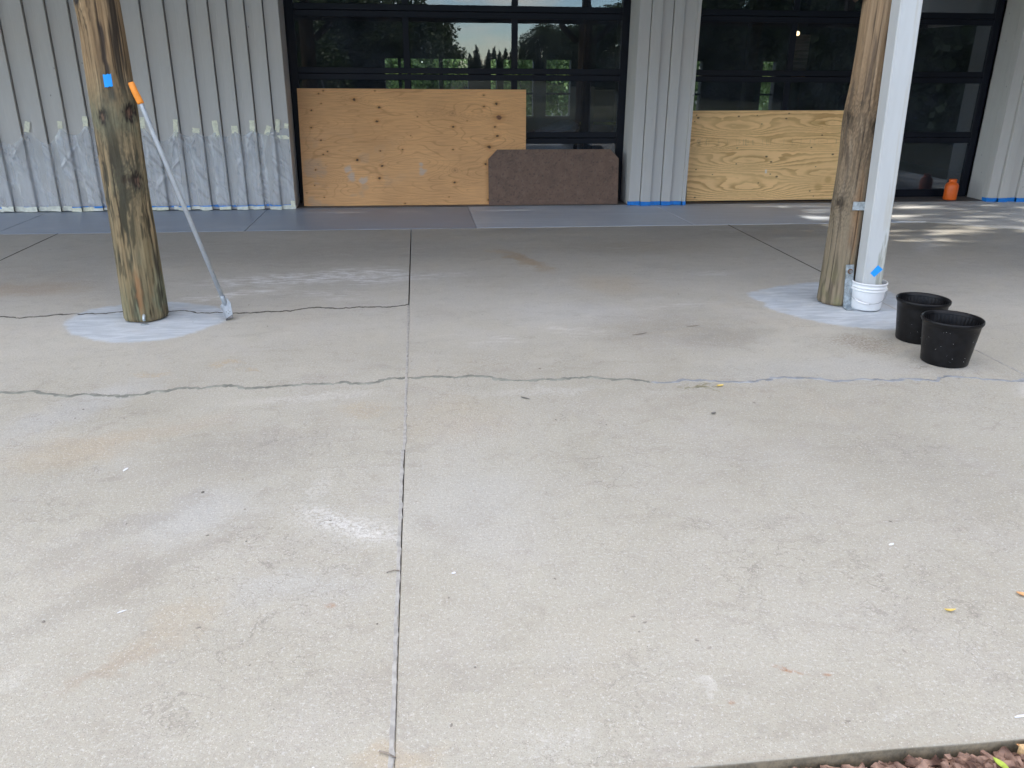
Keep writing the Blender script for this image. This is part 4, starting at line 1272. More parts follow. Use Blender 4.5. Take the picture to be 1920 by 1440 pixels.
# ------------------------------------------------------------------ white downspout
pipe = empty('downspout', (2.85, 4.82, 0), 'square white downspout with grey mildew standing in the white bucket', 'downspout')
def pipe_geo():
    NZ3, W, D, t_ = 260, .134, .105, .0
    zs = np.linspace(.03, 2.40, NZ3)
    ring = []
    n = 26
    # rounded square outline, dense on the front
    c = [(-W / 2, -D / 2), (W / 2, -D / 2), (W / 2, D / 2), (-W / 2, D / 2)]
    out = []
    rr = .008
    for i in range(4):
        a, b = np.array(c[i]), np.array(c[(i + 1) % 4])
        d_ = (b - a) / np.linalg.norm(b - a)
        p, q = a + d_ * rr, b - d_ * rr
        for k in range(n):
            out.append(p + (q - p) * k / (n - 1))
        nxt = (np.array(c[(i + 2) % 4]) - b); nxt = nxt / np.linalg.norm(nxt)
        m_ = b - d_ * rr * .3 + nxt * rr * .3
        out.append(m_)
    O = np.array(out)
    NR = len(O)
    ll = .0335
    xc = 2.793 + W / 2 - ll * zs
    P = np.zeros((NZ3, NR, 3))
    P[..., 0] = xc[:, None] + O[:, 0]
    P[..., 1] = 4.770 + D / 2 + O[:, 1]
    P[..., 2] = zs[:, None]
    ox = np.broadcast_to(O[:, 0], (NZ3, NR)); oy = np.broadcast_to(O[:, 1], (NZ3, NR)); z = np.broadcast_to(zs[:, None], (NZ3, NR))
    c_ = np.empty((NZ3, NR, 3)); c_[:] = (0.50, 0.525, 0.53)
    c_ *= (1 + .03 * fbm(ox * 20, z * 2, 3.0, 3))[..., None]
    front = (oy < -D / 2 + .01) * 1.0
    mil = sstep(.0, .45, fbm(ox * 70, z * 7, 5.0, 4) + .9 * sstep(.75, .15, z) - .75 + .35 * sstep(0.005, .05, ox)) * sstep(-.005, .03, ox) * sstep(.95, .55, z)
    c_ = mixc(c_, mil * front * .75, (0.24, 0.25, 0.20))
    dirt = sstep(.1, .6, fbm(ox * 60, z * 2.5, 15.0, 4) + .5 * sstep(.01, .05, ox) - .15) * sstep(.0, .03, ox)
    c_ = mixc(c_, dirt * front * .45, (0.42, 0.40, 0.33))
    lowd = sstep(.35, .05, z) * sstep(-.2, .4, fbm(ox * 40, z * 9, 25.0, 3))
    c_ = mixc(c_, lowd * front * .45, (0.35, 0.33, 0.27))
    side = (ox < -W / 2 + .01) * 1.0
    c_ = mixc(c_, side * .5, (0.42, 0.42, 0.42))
    f = grid_faces(NR, NZ3, 0, True)
    v = P.reshape(-1, 3)
    f.append(tuple(range(NR))[::-1])
    return v, f, c_.reshape(-1, 3)
v, f, c = pipe_geo()
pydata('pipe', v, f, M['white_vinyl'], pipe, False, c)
def quad_plate(name, pts, n, th, mat, parent, **kw):
    n = Vector(n).normalized()
    A = [Vector(p) for p in pts]
    B = [p - n * th for p in A]
    k = len(A)
    return pydata(name, A + B, [tuple(range(k)), tuple(range(2 * k - 1, k - 1, -1))] + [(i, i + k, (i + 1) % k + k, (i + 1) % k) for i in range(k)], mat, parent, **kw)
quad_plate('tape_square', [(2.826, 4.7685, .252), (2.857, 4.7685, .226), (2.906, 4.7685, .275), (2.868, 4.7685, .303)][::1], (0, -1, 0), .001, M['bright_tape'], pipe)

# ------------------------------------------------------------------ white bucket
bk = empty('bucket', (2.868, 4.828, 0), 'small white plastic bucket with a wire handle under the downspout', 'bucket')
prof = [(0.0, .012), (.094, .012), (.099, .007), (.103, .010), (.105, .02), (.1165, .125), (.117, .128), (.1225, .130), (.1225, .137), (.1185, .139), (.1185, .146), (.1235, .148), (.1235, .156), (.1205, .158), (.121, .172), (.1255, .174), (.1258, .181), (.1235, .184), (.1195, .183), (.1175, .172), (.113, .10), (.101, .022), (0.0, .020)]
prof = [(a_ * .87, b_ * 1.02) for a_, b_ in prof]
lathe('body', prof, (2.868, 4.828, 0.0), M['white_plastic'], bk, 64)
th = [math.radians(-12), math.radians(-168 + 20)]
ear = []
for a in (math.radians(-20), math.radians(160)):
    e = Vector((2.868 + .106 * math.cos(a), 4.828 + .106 * math.sin(a), .137))
    ear.append(e)
    disc('handle_ear', e - Vector((math.cos(a), math.sin(a), 0)) * .006, (math.cos(a), math.sin(a), 0), .011, .012, M['white_plastic'], bk, 14)
E0, E1 = ear
mid_ = Vector((2.868 + .135 * math.cos(math.radians(-115)), 4.828 + .135 * math.sin(math.radians(-115)), .062))
path = [E0 + Vector((.006, -.002, 0))]
for k in range(1, 12):
    a = math.radians(-20 - 180 * k / 12)
    rz = .115 + .004 * math.sin(math.pi * k / 12)
    zz = .137 - .075 * math.sin(math.pi * k / 12) ** .8
    path.append(Vector((2.868 + rz * math.cos(a) - .006, 4.828 + rz * math.sin(a), zz)))
path.append(E1 + Vector((-.006, .002, 0)))
bail_ = tube('bail_wire', path, .0018, M['wire'], bk, 8)
tube('handle_grip', path[6:10], .0068, M['white_plastic'], bail_, 10)

# ------------------------------------------------------------------ black nursery pots
def pot(loc, s, label, rot):
    root = empty('plant_pot', loc, label, 'plant pot', 'black plant pots beside the downspout')
    R1, R0, Hh = .149 * s, .116 * s, .243
    seg = 72
    v, f = [], []
    prof = [(R0 * .98, 0), (R0, .004)] + [(R0 + (R1 * .955 - R0) * k / 8, .004 + (Hh - .03) * k / 8) for k in range(1, 9)] + [(R1 * .99, Hh - .022), (R1 * 1.02, Hh - .012), (R1 * 1.02, Hh - .003), (R1, Hh), (R1 * .965, Hh - .004), (R1 * .945, Hh - .02)]
    inner = [(R1 * .94 + (R0 * .93 - R1 * .94) * k / 8, Hh - .02 - (Hh - .03) * k / 8) for k in range(1, 9)] + [(0.001, .010)]
    lathe('body', prof, loc, M['black_plastic'], root, seg, True)
    # fluted lining
    N = 180
    vv = []
    for r_, z_ in [(R1 * .945, Hh - .02)] + inner:
        for i in range(N):
            a = 2 * math.pi * i / N
            fl = -.0035 * (max(0, math.sin(a * 45)) ** .7) * (1 if .02 < z_ < Hh - .035 else 0)
            vv.append((loc[0] + (r_ + fl) * math.cos(a), loc[1] + (r_ + fl) * math.sin(a), z_))
    pydata('lining', vv, grid_faces(N, len(inner) + 1, 0, True), M['black_plastic'], root, True)
    # a few flecks of spilt paint
    return root
potF = pot((2.762, 3.812, 0.002), 1.0, 'black plant pot in front with ribbed inside', 0)
potR = pot((2.832, 4.190, 0.002), 0.95, 'black plant pot behind, partly hidden by the front pot', 1)
def flecks(root, c, s, n, seed):
    r = random.Random(seed)
    v, f = [], []
    for i in range(n):
        z = r.uniform(.03, .2)
        a = math.radians(-128 + r.uniform(-70, 70))
        R = (.116 + (.1425 - .116) * (z / .215)) * s + .0012
        sz = r.uniform(.0005, .0013)
        p = Vector((c[0] + R * math.cos(a), c[1] + R * math.sin(a), z))
        tx = Vector((-math.sin(a), math.cos(a), 0))
        b = len(v)
        v += [p - tx * sz, p - Vector((0, 0, sz * r.uniform(.5, 1.6))), p + tx * sz, p + Vector((0, 0, sz * r.uniform(.5, 1.6)))]
        f.append((b, b + 1, b + 2, b + 3))
    pydata('dust_flecks', v, f, M['flake'], root, kind='stuff')
flecks(potF, (2.762, 3.812), 1.0, 24, 3)
flecks(potR, (2.832, 4.190), .95, 12, 4)

# ------------------------------------------------------------------ orange bottle
bt = empty('bottle', (6.335, 9.262, 0), 'orange plastic bottle on the floor at the right doorway corner', 'bottle')
lathe('body', [(0, .008), (.064, .008), (.072, .013), (.075, .024), (.075, .165), (.073, .182), (.062, .200), (.045, .212), (.040, .216), (.040, .222), (0.0, .222)], (6.335, 9.262, 0.003), M['orange_plastic'], bt, 40)
lathe('cap', [(.0425, .218), (.044, .221), (.044, .246), (.040, .250), (0, .250)], (6.335, 9.262, 0.003), M['orange_plastic'], bt, 40)

# ------------------------------------------------------------------ long floor scraper
sc_ = empty('floor_scraper', (-1.19, 4.92, 0), 'long handled floor scraper with orange grip leaning against the left post', 'scraper')
g0, g1, s0 = Vector((-1.556, 4.930, 1.362)), Vector((-1.521, 4.932, 1.252)), Vector((-1.222, 4.966, .125))
ax = (s0 - g0).normalized()
tube('pole', [g0 + ax * .03, g1, s0], [.0135, .0135, .0135], M['pole'], sc_, 20)
tube('grip', [g0 - ax * .002, g0 + ax * .004, g0 + ax * .05, g1 - ax * .01, g1], [.013, .0168, .0175, .0182, .0165], M['orange_grip'], sc_, 20)
tube('socket', [s0 - ax * .02, s0, s0 + ax * .05, s0 + ax * .085], [.0145, .0155, .0150, .011], M['head'], sc_, 16)
pl = [(-1.240, 4.955, .080), (-1.214, 4.975, .128), (-1.198, 4.975, .125), (-1.180, 4.962, .100), (-1.168, 4.930, .033), (-1.206, 4.918, .006)]
nn = (Vector(pl[3]) - Vector(pl[0])).cross(Vector(pl[5]) - Vector(pl[0])).normalized()
if nn.y > 0: nn = -nn
quad_plate('head_plate', pl, nn, .004, M['head'], sc_)
fold = [Vector(pl[0]), Vector(pl[0]) + nn * .013, Vector(pl[5]) + nn * .013 + (Vector(pl[0]) - Vector(pl[5])) * .05, Vector(pl[5])]
quad_plate('side_flange', fold, Vector((-1, -.2, -.3)), .003, M['head'], sc_)
quad_plate('blade', [(-1.207, 4.9165, .010), (-1.166, 4.929, .036), (-1.162, 4.914, .018), (-1.204, 4.900, .0035)], nn, .003, M['blade'], sc_)
for q in ((.35, .55), (.6, .5), (.75, .66), (.5, .75)):
    p = Vector(pl[0]) * (1 - q[0]) * (1 - q[1]) + Vector(pl[3]) * q[0] * (1 - q[1]) + Vector(pl[5]) * (1 - q[0]) * q[1] + Vector(pl[4]) * q[0] * q[1]
    disc('rivet', p - nn * .001, nn, .0028, .003, M['blade'], sc_, 8)

# ------------------------------------------------------------------ leaves, flakes and twigs
def leaf(name, x, y, L, W, ang, mat, label, cat, curl=.4, z=0.001):
    v, f = [], []
    n, w = 8, 4
    for i in range(n + 1):
        t_ = i / n
        hw = W / 2 * math.sin(math.pi * min(1, t_ * .96 + .03)) ** .8
        for j in range(w + 1):
            q = j / w * 2 - 1
            px_, py_ = (t_ - .5) * L, hw * q
            pz_ = curl * (abs(q) ** 1.5 * hw * .9 + ((t_ - .5) ** 2) * L * .9) + .0006
            c, s = math.cos(ang), math.sin(ang)
            v.append((x + px_ * c - py_ * s, y + px_ * s + py_ * c, z + pz_))
    f = grid_faces(w + 1, n + 1)
    b = len(v)
    v += [(p[0], p[1], p[2] + .0005) for p in v]
    f = [q[::-1] for q in f] + [tuple(k + b for k in q) for q in f]
    o = pydata(name, v, f, mat, None, True)
    return tag(o, label, cat)
leaf('fallen_leaf', 1.432, 3.567, .042, .020, .3, M['yellow_leaf'], 'small yellow leaf just below the middle crack right of the joint', 'leaf', .5)
leaf('fallen_leaf', 1.475, 1.783, .034, .010, -.1, M['yellow_leaf'], 'narrow curled yellow leaf on bare concrete in the right foreground', 'leaf', 1.1)
leaf('fallen_leaf', 1.738, 1.832, .036, .018, -.6, M['orange_leaf'], 'pale orange leaf at the right edge of the foreground slab', 'leaf', .7)
leaf('fallen_leaf', 1.262, 1.262, .040, .018, 1.9, M['green_leaf'], 'yellow green leaf lying in the bark mulch', 'leaf', .5, -.012)
leaf('fallen_leaf', 1.345, 1.30, .030, .014, 2.4, M['orange_leaf'], 'brown orange leaf in the mulch touching the slab edge', 'leaf', .6, -.010)
leaf('fallen_leaf', 0.46, 3.50, .050, .014, -.7, M['grey_leaf'], 'thin grey leaf below the crack right of the middle joint', 'leaf', .2)
leaf('fallen_leaf', 1.284, 3.237, .030, .016, .4, M['grey_leaf'], 'small dark grey leaf alone right of centre below the crack', 'leaf', .8)
leaf('fallen_leaf', 1.62, 4.55, .10, .010, .25, M['twig'], 'long dark sliver of leaf on the grey stained concrete', 'leaf', .1)
leaf('fallen_leaf', 1.25, 4.42, .11, .012, .35, M['twig'], 'dark curved sliver of leaf left of the grey stain', 'leaf', .1)
def flake(x, y, L, W, ang, label):
    r = random.Random(int(x * 1000 + y * 77))
    poly = []
    for k in range(7):
        a = 2 * math.pi * k / 7
        px_, py_ = math.cos(a) * L / 2 * r.uniform(.7, 1.1), math.sin(a) * W / 2 * r.uniform(.7, 1.1)
        poly.append((x + px_ * math.cos(ang) - py_ * math.sin(ang), y + px_ * math.sin(ang) + py_ * math.cos(ang)))
    return tag(prism('paint_flake', poly, .001, .0025, M['flake']), label, 'paint flake', 'paint flakes on the concrete')
flake(-1.163, 2.926, .034, .013, 1.2, 'long white paint flake on the left part of the slab')
flake(0.063, 2.115, .014, .010, .3, 'pale flake just right of the joint in the foreground')
flake(1.499, 2.135, .026, .009, .3, 'white flake alone in the right foreground')
flake(1.398, 1.384, .035, .008, .1, 'white flake close to the slab edge above the mulch')
flake(-0.885, 2.02, .028, .005, .5, 'thin white sliver in the left foreground')
flake(-0.28, 1.395, .022, .008, 1.3, 'white flake near the bottom left of the joint')
def twig(name, pts, r, label):
    tag(tube(name, pts, r, M['twig'], None, 6), label, 'twig')
twig('twig', [(-.142, 2.135, .004), (-.118, 2.143, .005), (-.104, 2.140, .004)], .0016, 'short twig lying against the middle joint')
twig('twig', [(-.135, 1.432, .004), (-.115, 1.421, .006), (-.098, 1.408, .005)], .0022, 'grey twig across the joint at the bottom edge')
# loose crumbs
r = random.Random(12)
v, f = [], []
for i in range(260):
    x, y = r.uniform(-3.0, 3.4), 1.4 + 4.6 * r.random() ** 1.3
    s_ = r.uniform(.0012, .0045) * (1 if r.random() < .9 else 2)
    b = len(v)
    a = r.uniform(0, 6.28)
    el = r.uniform(.5, 2.2)
    for k in range(5):
        aa = a + k * 1.2566
        px_, py_ = math.cos(k * 1.2566) * s_ * el, math.sin(k * 1.2566) * s_
        v.append((x + px_ * math.cos(a) - py_ * math.sin(a), y + px_ * math.sin(a) + py_ * math.cos(a), .0005))
    v.append((x, y, .0005 + s_ * .6))
    f += [(b + k, b + (k + 1) % 5, b + 5) for k in range(5)]
tag(pydata('grit', v, f, simple('grit_crumbs', (.22, .20, .17), .8, 0, .6, 3)), 'scattered dark crumbs and grit on the concrete', 'grit', kind='stuff')
r = random.Random(31)
v, f = [], []
for i in range(26):
    x, y = 1.30 + r.gauss(0, .05), 3.565 + r.gauss(0, .018)
    a = r.uniform(-.9, .9)
    L = r.uniform(.02, .05)
    d_ = Vector((math.cos(a), math.sin(a), 0))
    tube_geo([(x, y, .002), Vector((x, y, .006)) + d_ * L * .5, Vector((x, y, .002)) + d_ * L], .0008, 4, v, f)
tag(pydata('dry_grass', v, f, simple('dry_grass_stalk', (.24, .22, .13), .8)), 'little clump of dry grass below the crack', 'dry grass')
box_ = box('wood_offcut', (1.335, 1.17, -.026), (1.60, 1.305, .001), M['tan_board'], None, .002)
tag(box_, 'raw tan timber offcut in the mulch at the bottom right corner', 'wood offcut')

# ------------------------------------------------------------------ porch roof
roof = empty('porch_roof', (0, 6.8, 2.5), 'low timber porch roof carried by the log posts', 'roof')
def slope_z(y): return 3.05 + (y - 4.70) * (4.45 - 3.05) / (9.08 - 4.70)
XR0, XR1 = -10.0, 8.6
box('beam', (XR0, 4.92, 2.12), (XR1, 5.08, 2.32), M['wood_dark'], roof, .004)
nbg = 12
yg = np.linspace(4.72, 9.07, nbg + 1)
for k in range(nbg):  # unseen boards added at the roof end to block the low sun
    y0, y1 = yg[k] + .002, yg[k + 1] - .002
    pydata('added_sun_screen_board', [(XR1 - .06, y0, 2.12), (XR1 - .03, y0, 2.12), (XR1 - .03, y1, 2.12), (XR1 - .06, y1, 2.12), (XR1 - .06, y0, slope_z(y0) + .13), (XR1 - .03, y0, slope_z(y0) + .13), (XR1 - .03, y1, slope_z(y1) + .13), (XR1 - .06, y1, slope_z(y1) + .13)],
           [(3, 2, 1, 0), (4, 5, 6, 7), (0, 1, 5, 4), (1, 2, 6, 5), (2, 3, 7, 6), (3, 0, 4, 7)], M['siding'], roof)
nb = 30
xs_ = -1.68
for xs_ in (-1.68, 2.74, 7.16, -6.1):
    box('strut', (xs_ - .06, 4.93, 2.321), (xs_ + .06, 5.05, slope_z(4.93) + .01), M['wood_dark'], roof, .004)
ys = np.linspace(4.66, 9.07, nb + 1)
for k in range(nb):
    y0, y1 = ys[k] + .002, ys[k + 1] - .002
    z0, z1 = slope_z(y0) + .14, slope_z(y1) + .14
    pydata('deck_board', [(XR0, y0, z0), (XR1, y0, z0), (XR1, y1, z1), (XR0, y1, z1), (XR0, y0, z0 + .03), (XR1, y0, z0 + .03), (XR1, y1, z1 + .03), (XR0, y1, z1 + .03)],
           [(3, 2, 1, 0), (4, 5, 6, 7), (0, 1, 5, 4), (1, 2, 6, 5), (2, 3, 7, 6), (3, 0, 4, 7)], M['wood_warm'], roof)
x = XR0 + .1
while x < XR1:
    y0, y1 = 4.72, 9.07
    pydata('rafter', [(x, y0, slope_z(y0)), (x + .05, y0, slope_z(y0)), (x + .05, y1, slope_z(y1)), (x, y1, slope_z(y1)), (x, y0, slope_z(y0) + .138), (x + .05, y0, slope_z(y0) + .138), (x + .05, y1, slope_z(y1) + .138), (x, y1, slope_z(y1) + .138)],
           [(3, 2, 1, 0), (4, 5, 6, 7), (0, 1, 5, 4), (1, 2, 6, 5), (2, 3, 7, 6), (3, 0, 4, 7)], M['wood_dark'], roof)
    x += .61
pydata('roof_sheet', [(XR0, 4.62, slope_z(4.62) + .19), (XR1 + .05, 4.62, slope_z(4.62) + .19), (XR1 + .05, 9.2, slope_z(9.2) + .19), (XR0, 9.2, slope_z(9.2) + .19)], [(0, 1, 2, 3)], M['metal_roof'], roof)
box('fascia', (XR0, 4.64, 3.02), (XR1, 4.675, 3.24), M['wood_dark'], roof, .003)
for bx_, s_ in ((2.70, -1), (-1.66, 1), (-1.72, -1), (2.80, 1)):
    a, b = Vector((bx_ + s_ * .09, 4.995, 1.86)), Vector((bx_ + s_ * .38, 4.995, 2.12))
    tube('knee_brace', [a, b], [.05, .05], M['wood_dark'], roof, 4)
# ------------------------------------------------------------------ building shell behind the doors
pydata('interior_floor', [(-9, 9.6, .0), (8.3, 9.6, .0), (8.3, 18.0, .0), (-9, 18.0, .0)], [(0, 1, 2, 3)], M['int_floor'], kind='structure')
shell = empty('building_shell', (0, 14, 0), 'dark interior walls and roof of the building seen through the glass doors', 'building')
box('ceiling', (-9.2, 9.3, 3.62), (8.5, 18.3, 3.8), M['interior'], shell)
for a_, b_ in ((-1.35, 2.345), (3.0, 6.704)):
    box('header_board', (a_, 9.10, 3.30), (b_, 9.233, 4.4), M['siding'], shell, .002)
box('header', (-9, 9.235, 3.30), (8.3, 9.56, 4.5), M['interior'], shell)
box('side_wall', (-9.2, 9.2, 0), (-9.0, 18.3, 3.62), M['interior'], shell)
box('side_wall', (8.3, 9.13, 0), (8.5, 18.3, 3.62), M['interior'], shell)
wins = [(-.64, -.37), (-.31, -.18), (-.11, .47), (.55, 1.07), (1.54, 1.665), (1.81, 2.44), (2.71, 3.23), (5.86, 6.08), (7.42, 7.72)]
zlo, zhi, YB2 = .50, 1.62, 18.0
ed = [-9.0] + [q for w in wins for q in w] + [8.3]
for a, b in zip(ed[::2], ed[1::2]):
    box('back_wall', (a, YB2, zlo), (b, YB2 + .2, zhi), M['interior'], shell)
box('back_wall', (-9, YB2, 0), (8.3, YB2 + .2, zlo), M['interior'], shell)
box('back_wall', (-9, YB2, zhi), (8.3, YB2 + .2, 3.62), M['interior'], shell)
for a, b in wins:
    box('window_bar', (a, YB2 + .05, .93), (b, YB2 + .09, .97), M['frame'], shell)
for q in ((3.05, 12.6, .20), (5.75, 14.5, .18), (4.9, 16, .2), (2.45, 12.2, .16)):
    tag(box('interior_post', (q[0] - q[2] / 2, q[1] - q[2] / 2, 0.001), (q[0] + q[2] / 2, q[1] + q[2] / 2, 3.62), M['wood_dark'], None, .005),
        {3.05: 'dark timber post inside, behind the yellow tape', 5.75: 'dark timber post inside beside the lit lamp', 4.9: 'far dark timber post inside the right doorway', 2.45: 'dark timber post inside just right of the white sack'}[q[0]], 'post')
tb = empty('work_table', (1.6, 11.8, 0), 'low dark table inside holding the white sack', 'table')
box('table_top', (.9, 11.4, .545), (2.36, 12.3, .58), M['wood_dark'], tb, .003)
for px_ in (.95, 2.27):
    for py_ in (11.45, 12.2):
        box('leg', (px_, py_, 0.001), (px_ + .05, py_ + .05, .545), M['frame'], tb)
# crumpled white sack
NA, NB = 40, 20
vv = []
for j in range(NB):
    ph = math.pi * j / (NB - 1)
    for i in range(NA):
        a = 2 * math.pi * i / NA
        k = 1 + .16 * float(fbm(math.cos(a) * 2, math.sin(a) * 2, ph * 3, 3))
        xx_ = .30 * math.sin(ph) * math.cos(a) * k
        zz_ = max(-.0, .5 * (1 - math.cos(ph))) 
        hgt = .11 + .11 * sstep(-.25, .25, np.array(xx_))
        vv.append((1.93 + xx_, 11.75 + .22 * math.sin(ph) * math.sin(a) * k, .582 + float(hgt) * zz_ * (1 + .12 * k - .12)))
tag(pydata('white_sack', vv, grid_faces(NA, NB, 0, True), M['white_bag'], None, False), 'crumpled white sack on the table inside the left glass door', 'sack')
tag(box('caution_tape', (2.40, 12.50, .672), (3.25, 12.502, .712), simple('yellow_caution_tape', (.55, .47, .05), .5, 0, .3, 18)), 'yellow caution tape strung between the interior posts', 'caution tape')
lamp = empty('ceiling_lamp', (6.3, 14, 2.0), 'small lit globe lamp hanging inside the right glass door', 'lamp')
t = NT('lit_bulb')
em = t.n('Emission'); em.inputs['Color'].default_value = (1, .62, .28, 1); em.inputs['Strength'].default_value = 1.6
M['bulb'] = t.done(em.outputs[0])
lathe('bulb', [(0.001, -.036), (.018, -.031), (.031, -.018), (.036, 0), (.031, .018), (.018, .031), (.001, .036)], (6.30, 14, 2.02), M['bulb'], lamp, 20)
tube('cord', [(6.30, 14, 2.08), (6.30, 14, 3.62)], .008, M['frame'], lamp, 6)
pan = empty('wall_panel', (6.75, 14.6, 0), 'brown timber panel lit by the lamp inside', 'panel')
box('panel_board', (6.47, 14.4, 1.30), (6.72, 14.44, 2.02), M['wood_warm'], pan)
box('panel_post', (6.47, 14.4, 0.001), (6.52, 14.44, 1.298), M['wood_dark'], pan)

# ------------------------------------------------------------------ trees
def crown_mesh(name, centres, n, leaf_s, seed, shape='ball'):
    g = np.random.default_rng(seed)
    C = np.array([c[:3] for c in centres]); Rr = np.array([c[3:] if len(c) > 4 else (c[3],) * 3 for c in centres], float)
    wgt = Rr.prod(1) ** (2 / 3); wgt /= wgt.sum()
    idx = g.choice(len(C), n, p=wgt)
    d = g.normal(size=(n, 3)); d /= np.linalg.norm(d, axis=1)[:, None]
    rr = g.random(n) ** 0.42
    rr *= 1 + .22 * fbm(d[:, 0] * 2.2 + idx * 3.1, d[:, 1] * 2.2, d[:, 2] * 2.2, 3)
    P = C[idx] + d * rr[:, None] * Rr[idx]
    # gather into twig clumps
    P += .10 * leaf_s * g.normal(size=(n, 3))
    a = g.normal(size=(n, 3)); a /= np.linalg.norm(a, axis=1)[:, None]
    b = np.cross(a, g.normal(size=(n, 3))); b /= np.linalg.norm(b, axis=1)[:, None]
    s = leaf_s * g.uniform(.55, 1.25, (n, 1))
    q = np.stack([P - a * s * .5, P + b * s * .32, P + a * s * .55, P - b * s * .32], 1).reshape(-1, 3)
    me = bpy.data.meshes.new(name)
    me.vertices.add(n * 4); me.loops.add(n * 4); me.polygons.add(n)
    me.vertices.foreach_set('co', q.astype(np.float32).ravel())
    me.loops.foreach_set('vertex_index', np.arange(n * 4, dtype=np.int32))
    me.polygons.foreach_set('loop_start', np.arange(0, n * 4, 4, dtype=np.int32))
    me.polygons.foreach_set('loop_total', np.full(n, 4, dtype=np.int32))
    me.update()
    return me
def trunk_mesh(h, r, limbs, seed, lean=(0, 0)):
    rr = random.Random(seed)
    v, f = [], []
    P = [Vector((lean[0] * k / 6 + rr.uniform(-.05, .05) * r * 3, lean[1] * k / 6 + rr.uniform(-.05, .05) * r * 3, h * k / 6 - .1)) for k in range(7)]
    tube_geo(P, [r * (1.35 if k == 0 else 1 - .1 * k) for k in range(7)], 10, v, f)
    for (x, y, z) in limbs:
        s_ = P[rr.randint(3, 6)]
        e = Vector((x, y, z))
        m_ = s_.lerp(e, .5) + Vector((0, 0, -.1 * (e - s_).length))
        tube_geo([s_, m_, e], [r * .45, r * .3, r * .12], 7, v, f)
    return v, f
def oak_proto(seed, n=15000, s=.30):
    rr = random.Random(seed)
    cs = []
    for k in range(17):
        a = k * 2.4 + rr.uniform(-.3, .3)
        ra = rr.uniform(1.4, 2.9)
        z = rr.uniform(1.0, 7.4) if k % 3 else rr.uniform(.9, 2.4)
        q = 1 - abs(z - 4) / 6.5
        cs.append((ra * q * math.cos(a) * 1.1, ra * q * math.sin(a) * 1.1, z, rr.uniform(1.1, 1.8)))
    cs.append((0, 0, 5.2, 2.3))
    v, f = trunk_mesh(4.2, .24, [c[:3] for c in cs[:8]], seed)
    return (v, f), crown_mesh('crown', cs, n, s, seed)
def cone_proto(seed, n=7000, s=.22):
    cs = []
    for k in range(16):
        z = .7 + k * .45
        w = max(.18, 1.75 * (1 - k / 16.5))
        cs.append((.12 * math.sin(k * 2), .12 * math.cos(k * 3), z, w, w, .42))
    v, f = trunk_mesh(7.4, .13, [], seed)
    return (v, f), crown_mesh('crown', cs, n, s, seed)
def column_proto(seed, n=15000, s=.27):
    cs = []
    rr = random.Random(seed)
    for k in range(14):
        z = .5 + k * .68
        w = 1.55 * min(1, .7 + k * .12) * (1 if k < 10 else 1 - (k - 9) * .13)
        cs.append((rr.uniform(-.25, .25), rr.uniform(-.25, .25), z, w, w, .75))
    v, f = trunk_mesh(8.5, .2, [], seed)
    return (v, f), crown_mesh('crown', cs, n, s, seed)
def bush_proto(seed, n=5200, s=.15):
    rr = random.Random(seed)
    cs = [(rr.uniform(-.9, .9), rr.uniform(-.5, .5), rr.uniform(.5, 2.4), rr.uniform(.5, .85)) for k in range(12)]
    v, f = trunk_mesh(1.3, .06, [c[:3] for c in cs[:6]], seed)
    return (v, f), crown_mesh('crown', cs, n, s, seed)
def tree_proto(proto, leafm):
    (v, f), cm_ = proto
    me = bpy.data.meshes.new('trunk'); me.from_pydata([tuple(p) for p in v], [], f); me.update(); me.materials.append(M['bark'])
    cm_.materials.append(leafm)
    return me, cm_
def plant(name, pr, x, y, sc, rot, label, group, scz=None, cat='tree', z=-.11):
    root = empty(name, (x, y, z), label, cat, group)
    for nm, me in (('trunk', pr[0]), ('crown', pr[1])):
        o = bpy.data.objects.new(nm, me)
        COL.objects.link(o)
        o.parent = root
    root.scale = (sc, sc, scz or sc)
    root.rotation_euler = (0, 0, rot)
    return root
oakA = tree_proto(oak_proto(3), M['leaf_oak'])
oakB = tree_proto(oak_proto(8), M['leaf_oak'])
conA = tree_proto(cone_proto(4), M['leaf_con'])
colA_ = tree_proto(column_proto(6), M['leaf_oak'])
busA = tree_proto(bush_proto(5), M['leaf_bright'])
def far(d):
    return ('broad tree left of the mirrored sky gap in the left glass door' if d < .05 else 'broad tree right of the pointed conifers mirrored in the left glass door' if d < .3 else 'broad tree across the lawn mirrored in the right glass door')
FG = 'trees across the lawn mirrored in the glass'
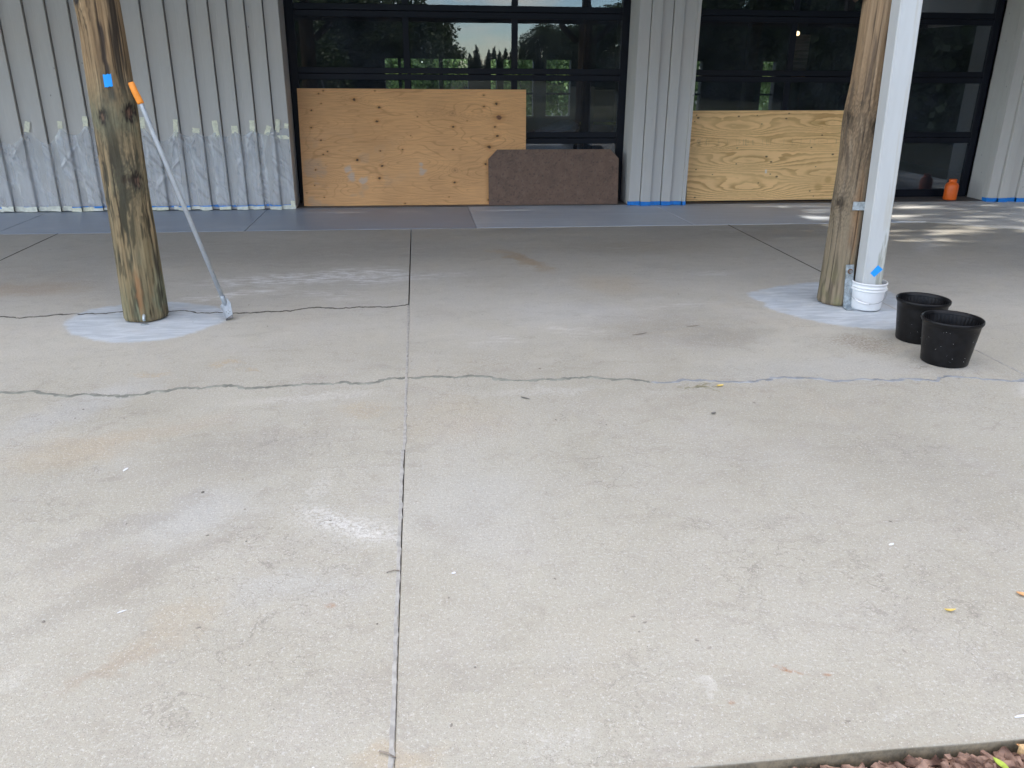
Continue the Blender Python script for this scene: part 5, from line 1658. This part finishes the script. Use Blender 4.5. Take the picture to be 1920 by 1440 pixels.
for i, (d, Yv, sc) in enumerate([(-.135, 52, 1.25), (-.075, 60, 1.45), (-.02, 58, 1.25), (.012, 62, 1.05), (-.10, 80, 1.8), (-.2, 60, 1.4), (-.28, 55, 1.4),
                                 (.150, 120, 1.25), (.168, 105, 1.0), (.185, 98, 1.05), (.205, 80, 1.2), (.24, 70, 1.3), (.285, 60, 1.4), (.33, 52, 1.3), (.39, 48, 1.35), (.45, 45, 1.4), (.52, 42, 1.45), (.60, 40, 1.5), (.69, 38, 1.5), (.78, 36, 1.4)]):
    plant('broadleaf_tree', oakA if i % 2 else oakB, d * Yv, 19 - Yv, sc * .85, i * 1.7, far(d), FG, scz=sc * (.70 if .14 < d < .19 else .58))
for i, (d, Yv, sc) in enumerate([(.070, 150, 1.1), (.084, 190, 1.15), (.090, 200, 1.3), (.0965, 195, 1.1), (.103, 205, 1.25), (.109, 200, 1.1), (.122, 130, 1.05), (.133, 140, 1.2), (.140, 150, 1.1), (.062, 170, .9)]):
    plant('conifer_tree', conA, d * Yv, 19 - Yv, sc * .9, i * 2.1, 'pointed conifer in the far tree line, mirrored in the glass', FG, scz=sc * .62)
plant('conifer_tree', conA, -.034 * 50 + 2.0, 19 - 48, .62, .3, 'small pale conifer before the broad trees, mirrored in the glass', FG)
# dense row added to block the sun from the right of the patio
for i, (x, y, sc) in enumerate([(13.0, 5.75, 1.0), (13.2, 3.6, 1.02), (12.9, 1.1, 1.0), (13.3, -1.0, 1.05), (13.0, -3.1, 1.0), (13.2, -5.2, 1.0), (13.1, -7.4, 1.0), (15.6, 5.2, 1.15), (15.8, 2.1, 1.15), (15.5, -.1, 1.15), (15.9, -2.2, 1.15), (15.6, -4.4, 1.15)]):
    plant('added_evergreen', colA_, x, y, sc, i * 1.3, 'tall dense evergreen in the row added to block sun from the patio', 'evergreen row right of the patio')
oakC = tree_proto(oak_proto(12, 4200, .34), M['leaf_oak'])
plant('broadleaf_tree', oakC, 16.5, 8.9, 1.0, .6, 'thin crowned tree beyond the right end of the porch', 'evergreen row right of the patio')
# sunlit shrubs behind the building
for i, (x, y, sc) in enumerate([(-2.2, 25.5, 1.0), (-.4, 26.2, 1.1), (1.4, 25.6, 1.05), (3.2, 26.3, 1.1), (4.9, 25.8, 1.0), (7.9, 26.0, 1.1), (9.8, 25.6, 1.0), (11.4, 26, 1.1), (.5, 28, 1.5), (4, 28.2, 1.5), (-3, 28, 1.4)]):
    plant('shrub', busA, x, y, sc, i * 1.1, 'sunlit green shrub behind the building, seen through its windows', 'sunlit shrubs behind the building', cat='shrub')
